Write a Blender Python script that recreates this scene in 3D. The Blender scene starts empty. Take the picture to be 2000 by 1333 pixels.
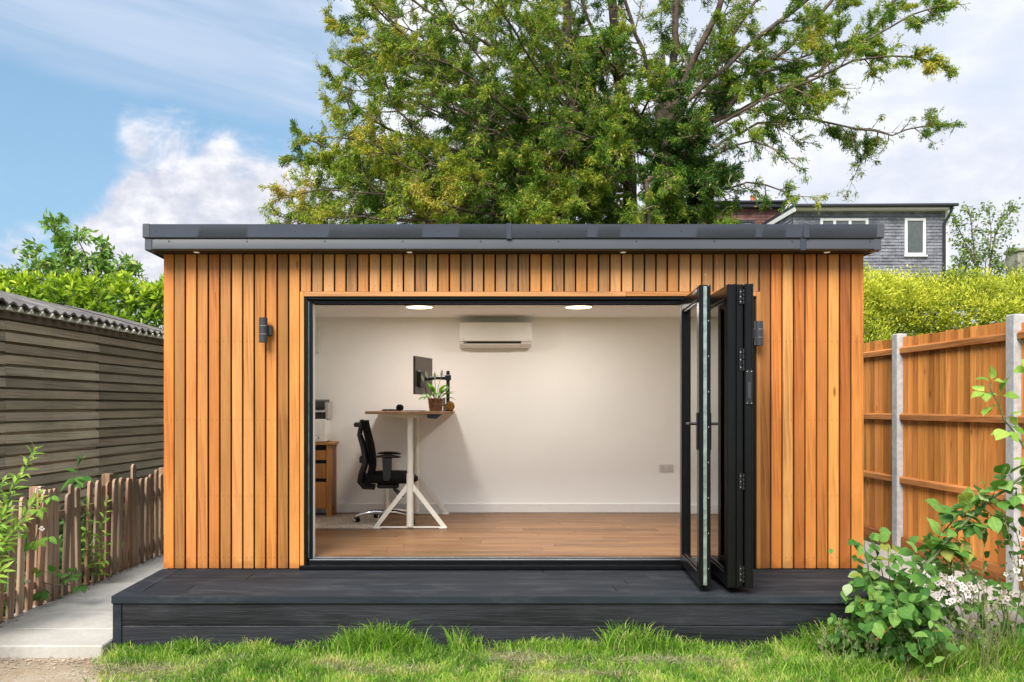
import bpy, math, random
import numpy as np
from mathutils import Vector, Matrix, Quaternion, noise as mnoise

random.seed(11)
RNG = np.random.default_rng(5)
scene = bpy.context.scene
COL = scene.collection
PI = math.pi

# ---------------------------------------------------------------- camera
CZ = 1.6                       # camera height above the lawn
CX, CY, FPX = 905.0, 795.0, 1587.0   # survey of the photograph: vanishing point and focal length (2000 px wide)
cd = bpy.data.cameras.new('camera')
cam = bpy.data.objects.new('camera', cd)
COL.objects.link(cam)
cam.location = (0, 0, CZ)
cam.rotation_euler = (PI / 2, 0, 0)
cd.sensor_width = 36.0
cd.lens = 36.0 * FPX / 2000.0
cd.shift_x = (1000 - CX) / 2000.0
cd.shift_y = (CY - 666.5) / 2000.0
cd.clip_start = 0.05
cd.clip_end = 1500
scene.camera = cam

# ---------------------------------------------------------------- sky, sun, exposure
EXPOSURE = 2.05
SUN_EL, SUN_AZ = math.radians(44), math.radians(206)   # azimuth clockwise from +Y: behind the camera, a little to its left
SUN_STRENGTH = 1.5
scene.view_settings.view_transform = 'Standard'
scene.view_settings.look = 'None'
scene.view_settings.exposure = EXPOSURE
scene.view_settings.gamma = 1.0
scene.view_settings.use_curve_mapping = False
SUN_DIR = Vector((math.sin(SUN_AZ) * math.cos(SUN_EL), math.cos(SUN_AZ) * math.cos(SUN_EL), math.sin(SUN_EL)))
sl = bpy.data.lights.new('sun', 'SUN')
sl.energy = SUN_STRENGTH
sl.angle = math.radians(34)
sl.color = (1.0, 0.94, 0.85)
sun = bpy.data.objects.new('sun', sl)
COL.objects.link(sun)
sun.location = (-3, -8, 12)
sun.rotation_euler = SUN_DIR.to_track_quat('Z', 'Y').to_euler()


class NT:
    """tiny helper round a node tree"""
    def __init__(s, nt):
        s.nt = nt
        s.nt.nodes.clear()
    def n(s, typ, **kw):
        nd = s.nt.nodes.new(typ)
        for k, v in kw.items():
            setattr(nd, k, v)
        return nd
    def l(s, a, b):
        s.nt.links.new(a, b)
    def put(s, sock, v):
        if v is None:
            return
        if hasattr(v, 'is_output'):
            s.l(v, sock)
        else:
            if isinstance(v, (tuple, list)) and len(v) == 3 and sock.type == 'RGBA':
                v = (*v, 1)
            sock.default_value = v
    def m(s, op, a, b=None, c=None, clamp=False):
        nd = s.n('ShaderNodeMath', operation=op, use_clamp=clamp)
        for i, x in enumerate((a, b, c)):
            s.put(nd.inputs[i], x)
        return nd.outputs[0]
    def vm(s, op, a, b=None):
        nd = s.n('ShaderNodeVectorMath', operation=op)
        s.put(nd.inputs[0], a)
        s.put(nd.inputs[1], b)
        return nd.outputs[0]
    def noise(s, vec, scale=5, detail=3, rough=0.55, dist=0.0, out=0, dim='3D'):
        nd = s.n('ShaderNodeTexNoise', noise_dimensions=dim)
        s.put(nd.inputs['Vector'], vec)
        s.put(nd.inputs['Scale'], scale)
        s.put(nd.inputs['Detail'], detail)
        s.put(nd.inputs['Roughness'], rough)
        s.put(nd.inputs['Distortion'], dist)
        return nd.outputs[out]
    def mapr(s, v, a, b, c=0.0, d=1.0, smooth=True):
        nd = s.n('ShaderNodeMapRange', interpolation_type='SMOOTHSTEP' if smooth else 'LINEAR')
        nd.clamp = True
        for k, x in zip((0, 1, 2, 3, 4), (v, a, b, c, d)):
            s.put(nd.inputs[k], x)
        return nd.outputs[0]
    def mix(s, f, a, b, typ='MIX'):
        nd = s.n('ShaderNodeMix', data_type='RGBA', blend_type=typ)
        s.put(nd.inputs[0], f)
        s.put(nd.inputs[6], a)
        s.put(nd.inputs[7], b)
        return nd.outputs[2]
    def ramp(s, f, stops):
        nd = s.n('ShaderNodeValToRGB')
        e = nd.color_ramp.elements
        while len(e) < len(stops):
            e.new(0.5)
        for el, (p, c) in zip(e, stops):
            el.position = p
            el.color = (*c, 1)
        s.put(nd.inputs[0], f)
        return nd.outputs[0]
    def scale(s, vec, sc):
        return s.vm('MULTIPLY', vec, sc)


world = bpy.data.worlds.new('World')
scene.world = world
world.use_nodes = True
w = NT(world.node_tree)
sky = w.n('ShaderNodeTexSky', sky_type='NISHITA')
sky.sun_disc = False
sky.sun_elevation = SUN_EL
sky.sun_rotation = SUN_AZ
sky.altitude = 50
sky.air_density = 1.0
sky.dust_density = 0.6
sky.ozone_density = 1.6
tc = w.n('ShaderNodeTexCoord')
dirv = tc.outputs['Generated']
sep = w.n('ShaderNodeSeparateXYZ')
w.l(dirv, sep.inputs[0])
az = w.m('ARCTAN2', sep.outputs[0], sep.outputs[1])
el = w.m('ARCSINE', sep.outputs[2])
# cloud noise: flattened towards the horizon
n_big = w.noise(w.scale(dirv, (3.2, 3.2, 6.0)), 1.6, 6, 0.55, 0.2)
n_mid = w.noise(w.scale(dirv, (5.0, 5.0, 8.0)), 2.2, 7, 0.6, 0.35)
n_fin = w.noise(w.scale(dirv, (7.0, 7.0, 10.0)), 5.0, 6, 0.6, 0.2)
# long high streaks that drop from left to right
stv = w.n('ShaderNodeCombineXYZ')
w.put(stv.inputs[0], w.m('MULTIPLY', az, 2.0))
w.put(stv.inputs[1], w.m('MULTIPLY', w.m('ADD', el, w.m('MULTIPLY', az, 0.16)), 15.0))
n_str = w.noise(stv.outputs[0], 1.0, 5, 0.55, 0.6)
# cumulus bank: everything under a bumpy top
top = w.mapr(az, -0.47, -0.38, 0.175, 0.305)
cum_d = w.m('ADD', w.m('SUBTRACT', top, el), w.m('MULTIPLY', w.m('SUBTRACT', n_mid, 0.47), 0.17))
cum = w.mapr(cum_d, -0.012, 0.040)
# grey-white veil over the right half
veil_d = w.m('ADD', az, w.m('MULTIPLY', w.m('SUBTRACT', n_big, 0.5), 0.25))
veil = w.mapr(veil_d, -0.26, -0.02, 0.0, 0.96)
# cirrus above a sharp lower edge
edge = w.m('SUBTRACT', w.m('MULTIPLY', w.m('ADD', az, 0.518), -0.105), -0.350)
ed_d = w.m('SUBTRACT', el, w.m('ADD', edge, w.m('MULTIPLY', w.m('SUBTRACT', n_mid, 0.5), 0.03)))
cir = w.m('MULTIPLY', w.mapr(ed_d, -0.004, 0.035), w.mapr(n_str, 0.34, 0.66, 0.38, 0.95))
cover = w.m('MAXIMUM', w.m('MAXIMUM', cum, veil), cir)
cover = w.m('MAXIMUM', cover, w.mapr(n_big, 0.50, 0.72, 0.0, 0.35))
SK = 0.10
clear = w.vm('MULTIPLY', sky.outputs[0], (SK * 0.80, SK * 0.92, SK * 0.92))
clear = w.mix(w.mapr(el, 0.0, 0.55, 0.75, 0.35), clear, (0.155, 0.252, 0.345))
shade = w.m('ADD', w.m('MULTIPLY', n_mid, 0.55), w.m('MULTIPLY', n_fin, 0.45))
cl_cum = w.ramp(shade, [(0.38, (0.30, 0.312, 0.365)), (0.49, (0.375, 0.38, 0.42)), (0.60, (0.47, 0.47, 0.50))])
cl_veil = w.ramp(n_big, [(0.36, (0.33, 0.37, 0.435)), (0.50, (0.40, 0.42, 0.47)), (0.64, (0.52, 0.525, 0.545))])
cl_cir = (0.27, 0.325, 0.415)
ccol = w.mix(veil, cl_cir, cl_veil)
ccol = w.mix(w.m('MULTIPLY', cum, w.mapr(az, -0.2, 0.0, 1.0, 0.3)), ccol, cl_cum)
final = w.mix(cover, clear, ccol)
bg = w.n('ShaderNodeBackground')
w.l(final, bg.inputs[0])
bg.inputs[1].default_value = 0.53
wo = w.n('ShaderNodeOutputWorld')
w.l(bg.outputs[0], wo.inputs[0])

scene.render.engine = 'CYCLES'
cy = scene.cycles
cy.use_denoising = True
cy.max_bounces = 10
cy.diffuse_bounces = 5
cy.glossy_bounces = 4
cy.transmission_bounces = 8
cy.transparent_max_bounces = 12
cy.sample_clamp_indirect = 6.0
cy.caustics_reflective = False
cy.caustics_refractive = False


def W(px, py, Y):
    """photo measurement (2000 px wide) of a thing that stands at distance Y -> world point"""
    return Vector(((px - CX) / FPX * Y, Y, CZ - (py - CY) / FPX * Y))

# ---------------------------------------------------------------- mesh helpers
WL = {}


class MB:
    def __init__(s, M=None):
        s.v = []
        s.f = []
        s.M = M
    def add(s, vs, fs):
        o = len(s.v)
        s.v += [s.M @ Vector(p) if s.M else Vector(p) for p in vs]
        s.f += [[i + o for i in f] for f in fs]
        return s
    def box(s, x0, x1, y0, y1, z0, z1, c=0.0):
        if x1 < x0: x0, x1 = x1, x0
        if y1 < y0: y0, y1 = y1, y0
        if z1 < z0: z0, z1 = z1, z0
        if c <= 0:
            vs = [(x0, y0, z0), (x1, y0, z0), (x1, y1, z0), (x0, y1, z0), (x0, y0, z1), (x1, y0, z1), (x1, y1, z1), (x0, y1, z1)]
            fs = [(0, 3, 2, 1), (4, 5, 6, 7), (0, 1, 5, 4), (1, 2, 6, 5), (2, 3, 7, 6), (3, 0, 4, 7)]
            return s.add(vs, fs)
        c = min(c, (x1 - x0) * .45, (y1 - y0) * .45, (z1 - z0) * .45)
        vs = []
        X, Yy, Z = (x0, x1), (y0, y1), (z0, z1)
        idx = {}
        for i in (0, 1):
            for j in (0, 1):
                for k in (0, 1):
                    sx, sy, sz = (1 - 2 * i) * c, (1 - 2 * j) * c, (1 - 2 * k) * c
                    idx[i, j, k, 0] = len(vs); vs.append((X[i], Yy[j] + sy, Z[k] + sz))
                    idx[i, j, k, 1] = len(vs); vs.append((X[i] + sx, Yy[j], Z[k] + sz))
                    idx[i, j, k, 2] = len(vs); vs.append((X[i] + sx, Yy[j] + sy, Z[k]))
        fs = []
        q = [(0, 0), (1, 0), (1, 1), (0, 1)]
        for i in (0, 1):
            a = [idx[i, j, k, 0] for j, k in q]; fs.append(a if i else a[::-1])
            a = [idx[j, i, k, 1] for j, k in q]; fs.append(a[::-1] if i else a)
            a = [idx[j, k, i, 2] for j, k in q]; fs.append(a if i else a[::-1])
        for a in (0, 1):
            for b in (0, 1):
                e = [idx[0, a, b, 1], idx[1, a, b, 1], idx[1, a, b, 2], idx[0, a, b, 2]]; fs.append(e if a == b else e[::-1])
                e = [idx[a, 0, b, 0], idx[a, 1, b, 0], idx[a, 1, b, 2], idx[a, 0, b, 2]]; fs.append(e[::-1] if a == b else e)
                e = [idx[a, b, 0, 0], idx[a, b, 1, 0], idx[a, b, 1, 1], idx[a, b, 0, 1]]; fs.append(e if a == b else e[::-1])
        for i in (0, 1):
            for j in (0, 1):
                for k in (0, 1):
                    t = [idx[i, j, k, 0], idx[i, j, k, 1], idx[i, j, k, 2]]
                    fs.append(t if (i + j + k) % 2 else t[::-1])
        return s.add(vs, fs)
    def prism(s, prof, axis, a0, a1):
        """closed 2D profile extruded along an axis; profile coords are the other two axes in x,y,z order"""
        n = len(prof)
        def mk(a, p):
            q = [p[0], p[1]]
            q.insert('xyz'.index(axis), a)
            return q
        vs = [mk(a0, p) for p in prof] + [mk(a1, p) for p in prof]
        fs = [[i, (i + 1) % n, n + (i + 1) % n, n + i] for i in range(n)]
        fs += [list(range(n))[::-1], list(range(n, 2 * n))]
        return s.add(vs, fs)
    def tube(s, pts, r, n=8, caps=True):
        pts = [Vector(p) for p in pts]
        rs = r if isinstance(r, (list, tuple)) else [r] * len(pts)
        vs, fs = [], []
        u = None
        for i, p in enumerate(pts):
            t = (pts[min(i + 1, len(pts) - 1)] - pts[max(i - 1, 0)])
            if t.length < 1e-9: t = Vector((0, 0, 1))
            t.normalize()
            if u is None:
                u = t.orthogonal().normalized()
            else:
                u = (u - t * u.dot(t))
                u = u.normalized() if u.length > 1e-6 else t.orthogonal().normalized()
            v = t.cross(u)
            for k in range(n):
                a = 2 * PI * k / n
                vs.append(p + (u * math.cos(a) + v * math.sin(a)) * rs[i])
        for i in range(len(pts) - 1):
            for k in range(n):
                fs.append([i * n + k, i * n + (k + 1) % n, (i + 1) * n + (k + 1) % n, (i + 1) * n + k])
        if caps:
            fs.append(list(range(n))[::-1])
            fs.append([(len(pts) - 1) * n + k for k in range(n)])
        return s.add(vs, fs)
    def lathe(s, prof, n=20, c=(0, 0, 0)):
        vs, fs = [], []
        for r, z in prof:
            for k in range(n):
                a = 2 * PI * k / n
                vs.append((c[0] + r * math.cos(a), c[1] + r * math.sin(a), c[2] + z))
        m = len(prof)
        for i in range(m - 1):
            for k in range(n):
                fs.append([i * n + k, i * n + (k + 1) % n, (i + 1) * n + (k + 1) % n, (i + 1) * n + k])
        fs.append(list(range(n))[::-1])
        fs.append([(m - 1) * n + k for k in range(n)])
        return s.add(vs, fs)
    def grid(s, P):
        """P[i][j] points -> sheet"""
        h, wd = len(P), len(P[0])
        return s.add([p for r in P for p in r], [[i * wd + j, i * wd + j + 1, (i + 1) * wd + j + 1, (i + 1) * wd + j] for i in range(h - 1) for j in range(wd - 1)])
    def build(s, name, mat, parent=None, smooth=None, origin=None, color=None):
        vs = s.v
        if origin is None:
            lo = [min(p[i] for p in vs) for i in range(3)]
            hi = [max(p[i] for p in vs) for i in range(3)]
            origin = Vector(((lo[0] + hi[0]) / 2, (lo[1] + hi[1]) / 2, lo[2] if parent is None else (lo[2] + hi[2]) / 2))
        origin = Vector(origin)
        me = bpy.data.meshes.new(name)
        me.from_pydata([p - origin for p in vs], [], s.f)
        if smooth is not None:
            me.shade_smooth()
            me.set_sharp_from_angle(angle=math.radians(smooth))
        me.materials.append(mat)
        return link(name, me, origin, parent, color)


def link(name, me, origin, parent=None, color=None):
    o = bpy.data.objects.new(name, me)
    COL.objects.link(o)
    o.location = Vector(origin) - (WL[parent] if parent else Vector())
    if parent:
        o.parent = parent
    WL[o] = Vector(origin)
    if color is not None:
        o.color = (*color, 1)
    return o


def tag(o, label, cat, group=None):
    o['label'] = label
    o['category'] = cat
    if group: o['group'] = group
    return o


def thing(name, label, cat, loc, rotz=None, group=None):
    """an Empty at the base; with rotz the children are given in local coordinates"""
    o = bpy.data.objects.new(name, None)
    o.empty_display_size = 0.1
    COL.objects.link(o)
    o.location = loc
    if rotz is not None:
        o.rotation_euler = (0, 0, rotz)
    WL[o] = Vector(loc) if rotz is None else Vector()
    return tag(o, label, cat, group)


def struct(o, kind='structure'):
    o['kind'] = kind
    return o


def copy_tree(o, parent=None):
    c = o.copy()
    COL.objects.link(c)
    WL[c] = WL[o].copy()
    if parent:
        c.parent = parent
    for ch in list(o.children):
        copy_tree(ch, c)
    return c


def np_mesh(name, verts, quads, mat, parent=None, tint=None, origin=None, n=4):
    """big meshes straight from numpy: verts (N,3), polys (M,n), tint per polygon"""
    if origin is None:
        origin = (float(verts[:, 0].mean()), float(verts[:, 1].mean()), float(verts[:, 2].min() if parent is None else verts[:, 2].mean()))
    me = bpy.data.meshes.new(name)
    me.vertices.add(len(verts))
    me.vertices.foreach_set('co', (verts - np.array(origin)).astype(np.float32).ravel())
    M = len(quads)
    me.loops.add(M * n)
    me.loops.foreach_set('vertex_index', quads.astype(np.int32).ravel())
    me.polygons.add(M)
    me.polygons.foreach_set('loop_start', (np.arange(M) * n).astype(np.int32))
    if tint is not None:
        at = me.attributes.new('tint', 'FLOAT', 'FACE')
        at.data.foreach_set('value', tint.astype(np.float32))
    me.update(calc_edges=True)
    me.materials.append(mat)
    return link(name, me, origin, parent)


def unit(a):
    return a / np.maximum(np.linalg.norm(a, axis=1, keepdims=True), 1e-9)


def leaf_quads(P, D, L, Wd, fold=0.25, side=None):
    """kite-shaped leaves: P base (N,3), D direction, L length, Wd width -> verts, quads"""
    N = len(P)
    D = unit(D)
    if side is None:
        side = unit(np.cross(D, RNG.normal(size=(N, 3))))
    up = np.cross(side, D)
    L = np.broadcast_to(L, (N,))[:, None]
    Wd = np.broadcast_to(Wd, (N,))[:, None]
    mid = P + D * L * 0.45 + up * Wd * fold
    V = np.stack([P, mid + side * Wd / 2, P + D * L, mid - side * Wd / 2], 1).reshape(-1, 3)
    return V, np.arange(N * 4).reshape(N, 4)

# ---------------------------------------------------------------- materials
def material(name):
    m = bpy.data.materials.new(name)
    m.use_nodes = True
    t = NT(m.node_tree)
    b = t.n('ShaderNodeBsdfPrincipled')
    o = t.n('ShaderNodeOutputMaterial')
    t.l(b.outputs[0], o.inputs[0])
    return m, t, b


def bump(t, b, h, strength=0.3, dist=0.01):
    bp = t.n('ShaderNodeBump')
    bp.inputs['Strength'].default_value = strength
    bp.inputs['Distance'].default_value = dist
    t.put(bp.inputs['Height'], h)
    t.l(bp.outputs[0], b.inputs['Normal'])


def objvec(t):
    """object coordinates shifted by a random amount for every object, so alike pieces differ"""
    tc = t.n('ShaderNodeTexCoord')
    oi = t.n('ShaderNodeObjectInfo')
    c = t.n('ShaderNodeCombineXYZ')
    t.put(c.inputs[0], t.m('MULTIPLY', oi.outputs['Random'], 37.0))
    t.put(c.inputs[1], t.m('MULTIPLY', oi.outputs['Random'], 61.0))
    t.put(c.inputs[2], t.m('MULTIPLY', oi.outputs['Random'], 23.0))
    return t.vm('ADD', tc.outputs['Object'], c.outputs[0]), oi, tc


def simple(name, col, rough=0.5, metal=0.0, spec=0.5, var=0.12, nscale=12.0, bstr=0.0, bscale=60.0, emit=None, usecolor=False):
    m, t, b = material(name)
    v, oi, tc = objvec(t)
    n = t.noise(v, nscale, 4, 0.6)
    c = t.mix(t.mapr(n, 0.3, 0.7), tuple(x * (1 - var) for x in col), tuple(min(1, x * (1 + var)) for x in col))
    if usecolor:
        c = t.mix(1.0, c, oi.outputs['Color'], 'MULTIPLY')
    t.l(c, b.inputs['Base Color'])
    b.inputs['Roughness'].default_value = rough
    b.inputs['Metallic'].default_value = metal
    b.inputs['Specular IOR Level'].default_value = spec
    if bstr:
        bump(t, b, t.noise(v, bscale, 3, 0.6), bstr, 0.004)
    if emit:
        b.inputs['Emission Color'].default_value = (*emit[0], 1)
        b.inputs['Emission Strength'].default_value = emit[1]
    return m


def wood(name, dark, light, axis='z', fine=110.0, along=2.0, rough=0.6, blotch=0.35, bstr=0.25, knots=False, moss=None, spec=0.3, figure=1.0, bdist=0.003, splash=False, kgate=0.0, dust=0.0):
    """grain streaks along an axis, rippled figure, blotches; multiplied by the object's own colour"""
    m, t, b = material(name)
    v, oi, tc = objvec(t)
    def sc(a, l):
        k = [a, a, a]
        k['xyz'.index(axis)] = l
        return tuple(k)
    streak = t.noise(t.scale(v, sc(fine, along)), 1.0, 4, 0.65)
    warp = t.noise(t.scale(v, sc(5.0, 0.9)), 1.0, 3, 0.5)
    wv = t.n('ShaderNodeTexWave', wave_type='BANDS', bands_direction='DIAGONAL', wave_profile='SAW')
    t.put(wv.inputs['Vector'], t.scale(v, sc(14.0, 0.55)))
    wv.inputs['Scale'].default_value = 1.3
    wv.inputs['Distortion'].default_value = 7.0
    wv.inputs['Detail'].default_value = 3.0
    wv.inputs['Detail Scale'].default_value = 0.8
    figw = t.m('MULTIPLY', wv.outputs['Fac'], t.mapr(warp, 0.42, 0.66, 0.0, 0.55 * figure))
    g = t.m('ADD', t.m('MULTIPLY', streak, 0.75), figw)
    c = t.mix(t.mapr(g, 0.18, 0.85), light, dark)
    bl = t.noise(t.scale(v, sc(9.0, 1.2)), 1.0, 3, 0.6)
    c = t.mix(1.0, c, t.ramp(bl, [(0.25, (1 - blotch,) * 3), (0.55, (1, 1, 1)), (0.75, (1 + blotch * .5, 1 + blotch * .45, 1 + blotch * .4))]), 'MULTIPLY')
    if dust:
        gp2 = t.n('ShaderNodeNewGeometry')
        dn = t.noise(t.scale(gp2.outputs['Position'], (1.6, 5.0, 5.0)), 1.6, 6, 0.65)
        dn2 = t.noise(gp2.outputs['Position'], 46.0, 3, 0.7)
        dm = t.m('MULTIPLY', t.mapr(dn, 0.46, 0.72), t.mapr(dn2, 0.3, 0.75, 0.35, 1.0))
        c = t.mix(t.m('MULTIPLY', dm, dust), c, (0.105, 0.108, 0.110))
    if splash:
        # water marks where rain bounces off the deck
        gp = t.n('ShaderNodeNewGeometry')
        gz = t.n('ShaderNodeSeparateXYZ'); t.l(gp.outputs['Position'], gz.inputs[0])
        wn = t.noise(gp.outputs['Position'], 9.0, 4, 0.6)
        hgt = t.m('ADD', t.m('SUBTRACT', gz.outputs[2], 0.36), t.m('MULTIPLY', t.m('SUBTRACT', wn, 0.5), 0.22))
        c = t.mix(t.m('MULTIPLY', t.mapr(hgt, 0.0, 0.085, 1.0, 0.0), 0.45), c, tuple(x * 0.55 for x in dark))
    if knots:
        vo = t.n('ShaderNodeTexVoronoi')
        t.put(vo.inputs['Vector'], t.scale(v, sc(9.0, 2.6)))
        vo.inputs['Scale'].default_value = 1.0
        k = t.mapr(vo.outputs['Distance'], 0.03, 0.16, 1.0, 0.0)
        if kgate:
            k = t.m('MULTIPLY', k, t.mapr(t.noise(t.scale(v, sc(1.5, 0.9)), 1.0, 1, 0.5), kgate, kgate + .03))
        c = t.mix(t.m('MULTIPLY', k, 0.8), c, tuple(x * 0.35 for x in dark))
    c = t.mix(1.0, c, oi.outputs['Color'], 'MULTIPLY')
    if moss:
        mn = t.noise(tc.outputs['Object'], 2.3, 5, 0.65)
        c = t.mix(t.mapr(mn, 0.55, 0.78, 0, 0.5), c, moss)
    t.l(c, b.inputs['Base Color'])
    b.inputs['Roughness'].default_value = rough
    b.inputs['Specular IOR Level'].default_value = spec
    bump(t, b, g, bstr, bdist)
    return m


def leafmat(name, stops, trans=0.35, attr=True, rough=0.6, spec=0.22, veins=False):
    """leaf: tint attribute (or the object's colour) through a ramp, part of the light passes through"""
    m = bpy.data.materials.new(name)
    m.use_nodes = True
    t = NT(m.node_tree)
    o = t.n('ShaderNodeOutputMaterial')
    b = t.n('ShaderNodeBsdfPrincipled')
    tr = t.n('ShaderNodeBsdfTranslucent')
    mx = t.n('ShaderNodeMixShader')
    tc = t.n('ShaderNodeTexCoord')
    if attr:
        a = t.n('ShaderNodeAttribute', attribute_name='tint')
        c = t.ramp(a.outputs['Fac'], stops)
    else:
        oi = t.n('ShaderNodeObjectInfo')
        c = oi.outputs['Color']
        n = t.noise(tc.outputs['Object'], 6.0, 3, 0.6)
        c = t.mix(1.0, c, t.ramp(n, [(0.3, (0.78, 0.8, 0.75)), (0.7, (1.18, 1.15, 1.1))]), 'MULTIPLY')
        sx = t.n('ShaderNodeSeparateXYZ')
        t.l(tc.outputs['Object'], sx.inputs[0])
        # pale midrib and side veins in leaf space (x across, y along)
        ax = t.m('ABSOLUTE', sx.outputs[0])
        mid = t.mapr(ax, 0.012, 0.03, 1.0, 0.0)
        ph = t.m('FRACT', t.m('MULTIPLY', t.m('SUBTRACT', sx.outputs[1], t.m('MULTIPLY', ax, 0.7)), 8.0))
        sv = t.mapr(t.m('ABSOLUTE', t.m('SUBTRACT', ph, 0.5)), 0.03, 0.12, 0.55, 0.0)
        vein = t.m('MAXIMUM', mid, sv)
        c = t.mix(t.m('MULTIPLY', vein, 0.55), c, t.mix(1.0, c, (1.5, 1.5, 1.4), 'MULTIPLY'))
    t.l(c, b.inputs['Base Color'])
    t.l(t.mix(1.0, c, (1.15, 1.2, 0.6), 'MULTIPLY'), tr.inputs['Color'])
    b.inputs['Roughness'].default_value = rough
    b.inputs['Specular IOR Level'].default_value = spec
    mx.inputs[0].default_value = trans
    t.l(b.outputs[0], mx.inputs[1])
    t.l(tr.outputs[0], mx.inputs[2])
    t.l(mx.outputs[0], o.inputs[0])
    return m


def rampcol(stops, x):
    x = max(0, min(1, x))
    for (p0, c0), (p1, c1) in zip(stops, stops[1:]):
        if x <= p1:
            f = max(0.0, (x - p0) / max(1e-6, p1 - p0))
            return tuple(a + (b - a) * f for a, b in zip(c0, c1))
    return stops[-1][1]


M = {}
M['cedar'] = wood('cedar', (0.310, 0.110, 0.026), (0.605, 0.268, 0.075), 'z', fine=190, along=3.0, rough=0.5, blotch=0.24, bstr=0.15, spec=0.35, figure=0.6, splash=True, knots=True, kgate=0.60)
M['cedar_x'] = wood('cedar_trim', (0.42, 0.19, 0.07), (0.60, 0.30, 0.12), 'x', rough=0.55, blotch=0.12, bstr=0.12)
M['soffit_wood'] = wood('soffit_wood', (0.03, 0.022, 0.018), (0.05, 0.04, 0.034), 'x', rough=0.7)
M['membrane'] = simple('membrane', (0.006, 0.006, 0.007), 0.9)
M['fascia'] = simple('anthracite_fascia', (0.042, 0.048, 0.066), 0.25, spec=0.55, var=0.1, nscale=2.0, bstr=0.05, bscale=3.0)
M['fascia2'] = simple('anthracite_fascia_satin', (0.068, 0.073, 0.088), 0.36, spec=0.5, var=0.08, nscale=2.0)
M['black_alu'] = simple('black_aluminium', (0.0042, 0.0046, 0.0056), 0.28, spec=0.28, var=0.2)
M['silver'] = simple('silver_metal', (0.62, 0.62, 0.62), 0.28, metal=1.0)
M['strip'] = simple('gasket_strip', (0.34, 0.42, 0.40), 0.3, metal=0.7, var=0.3, nscale=20)
M['chrome'] = simple('chrome', (0.72, 0.72, 0.73), 0.12, metal=1.0, var=0.03)
M['plaster'] = simple('white_plaster', (0.88, 0.875, 0.86), 0.8, spec=0.2, var=0.015, nscale=2)
M['white_paint'] = simple('white_paint', (0.78, 0.77, 0.75), 0.45, var=0.02)
M['white_plastic'] = simple('white_plastic', (0.74, 0.73, 0.70), 0.35, var=0.02)
M['grey_plastic'] = simple('grey_plastic', (0.42, 0.40, 0.38), 0.45, var=0.04)
M['black_plastic'] = simple('black_plastic', (0.010, 0.010, 0.011), 0.42, var=0.15)
M['black_fabric'] = simple('black_fabric', (0.009, 0.009, 0.010), 0.85, spec=0.2, var=0.25, nscale=60, bstr=0.3, bscale=400)
M['dark_brown'] = simple('monitor_back', (0.060, 0.045, 0.035), 0.4, var=0.1)
M['desk_metal'] = simple('off_white_metal', (0.74, 0.715, 0.64), 0.4, var=0.03)
M['desk_top'] = wood('desk_top', (0.30, 0.155, 0.085), (0.46, 0.27, 0.165), 'y', rough=0.5)
M['oak'] = wood('oak', (0.30, 0.125, 0.032), (0.44, 0.21, 0.068), 'z', fine=60, rough=0.5, blotch=0.15)
M['floor_wood'] = wood('floor_plank', (0.17, 0.083, 0.036), (0.29, 0.160, 0.080), 'x', fine=45, along=1.4, rough=0.42, blotch=0.22, bstr=0.06, spec=0.4)
M['deck'] = wood('composite_deck', (0.0140, 0.0178, 0.0235), (0.0250, 0.0305, 0.0385), 'x', fine=50, along=2.5, rough=0.75, blotch=0.25, bstr=0.2, spec=0.18, dust=0.42)
M['deck_y'] = wood('composite_deck_border', (0.0140, 0.0178, 0.0235), (0.0250, 0.0305, 0.0385), 'y', fine=50, along=2.5, rough=0.75, blotch=0.25, bstr=0.2, spec=0.18, dust=0.42)
M['skirt'] = wood('embossed_skirt', (0.0085, 0.009, 0.012), (0.021, 0.0225, 0.029), 'x', fine=75, along=5.0, rough=0.5, blotch=0.2, bstr=1.0, figure=1.6, spec=0.5, bdist=0.004, dust=0.22)
M['shed_wood'] = wood('weathered_board', (0.16, 0.124, 0.092), (0.50, 0.410, 0.310), 'y', fine=110, along=0.9, rough=0.85, blotch=0.28, bstr=0.5, moss=(0.19, 0.185, 0.065), spec=0.15, figure=0.35)
M['picket_wood'] = wood('picket_wood', (0.19, 0.112, 0.072), (0.47, 0.335, 0.235), 'z', fine=70, along=2.0, rough=0.85, blotch=0.35, bstr=0.5, moss=(0.11, 0.095, 0.04), spec=0.15, figure=0.5)
M['picket_rail'] = wood('picket_rail', (0.14, 0.085, 0.055), (0.40, 0.27, 0.19), 'y', fine=60, rough=0.85, bstr=0.4, spec=0.15)
M['fence_wood'] = wood('fence_board', (0.38, 0.125, 0.028), (0.72, 0.300, 0.078), 'z', fine=80, along=2.0, rough=0.7, blotch=0.3, bstr=0.35, knots=True, spec=0.2, figure=0.4)
M['fence_rail'] = wood('fence_rail', (0.38, 0.135, 0.038), (0.62, 0.26, 0.085), 'y', fine=70, rough=0.7, bstr=0.3, spec=0.2)
M['concrete_post'] = simple('concrete_post', (0.46, 0.45, 0.45), 0.85, spec=0.2, var=0.15, nscale=18, bstr=0.4, bscale=90)
M['screw'] = simple('screw_head', (0.10, 0.10, 0.11), 0.35, metal=0.8)
M['nail'] = simple('nail_head', (0.05, 0.03, 0.02), 0.6)
M['lamp_grey'] = simple('anthracite_lamp', (0.036, 0.040, 0.050), 0.4, var=0.06)
M['rug'] = simple('woven_rug', (0.56, 0.49, 0.42), 0.95, spec=0.1, var=0.45, nscale=55, bstr=0.6, bscale=140)
M['wicker'] = simple('wicker', (0.30, 0.135, 0.060), 0.65, var=0.5, nscale=40, bstr=0.5, bscale=120)
M['twine'] = simple('yellow_twine', (0.42, 0.20, 0.025), 0.8, var=0.3, nscale=60)
M['book_blue'] = simple('blue_book', (0.02, 0.075, 0.26), 0.4)
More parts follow.
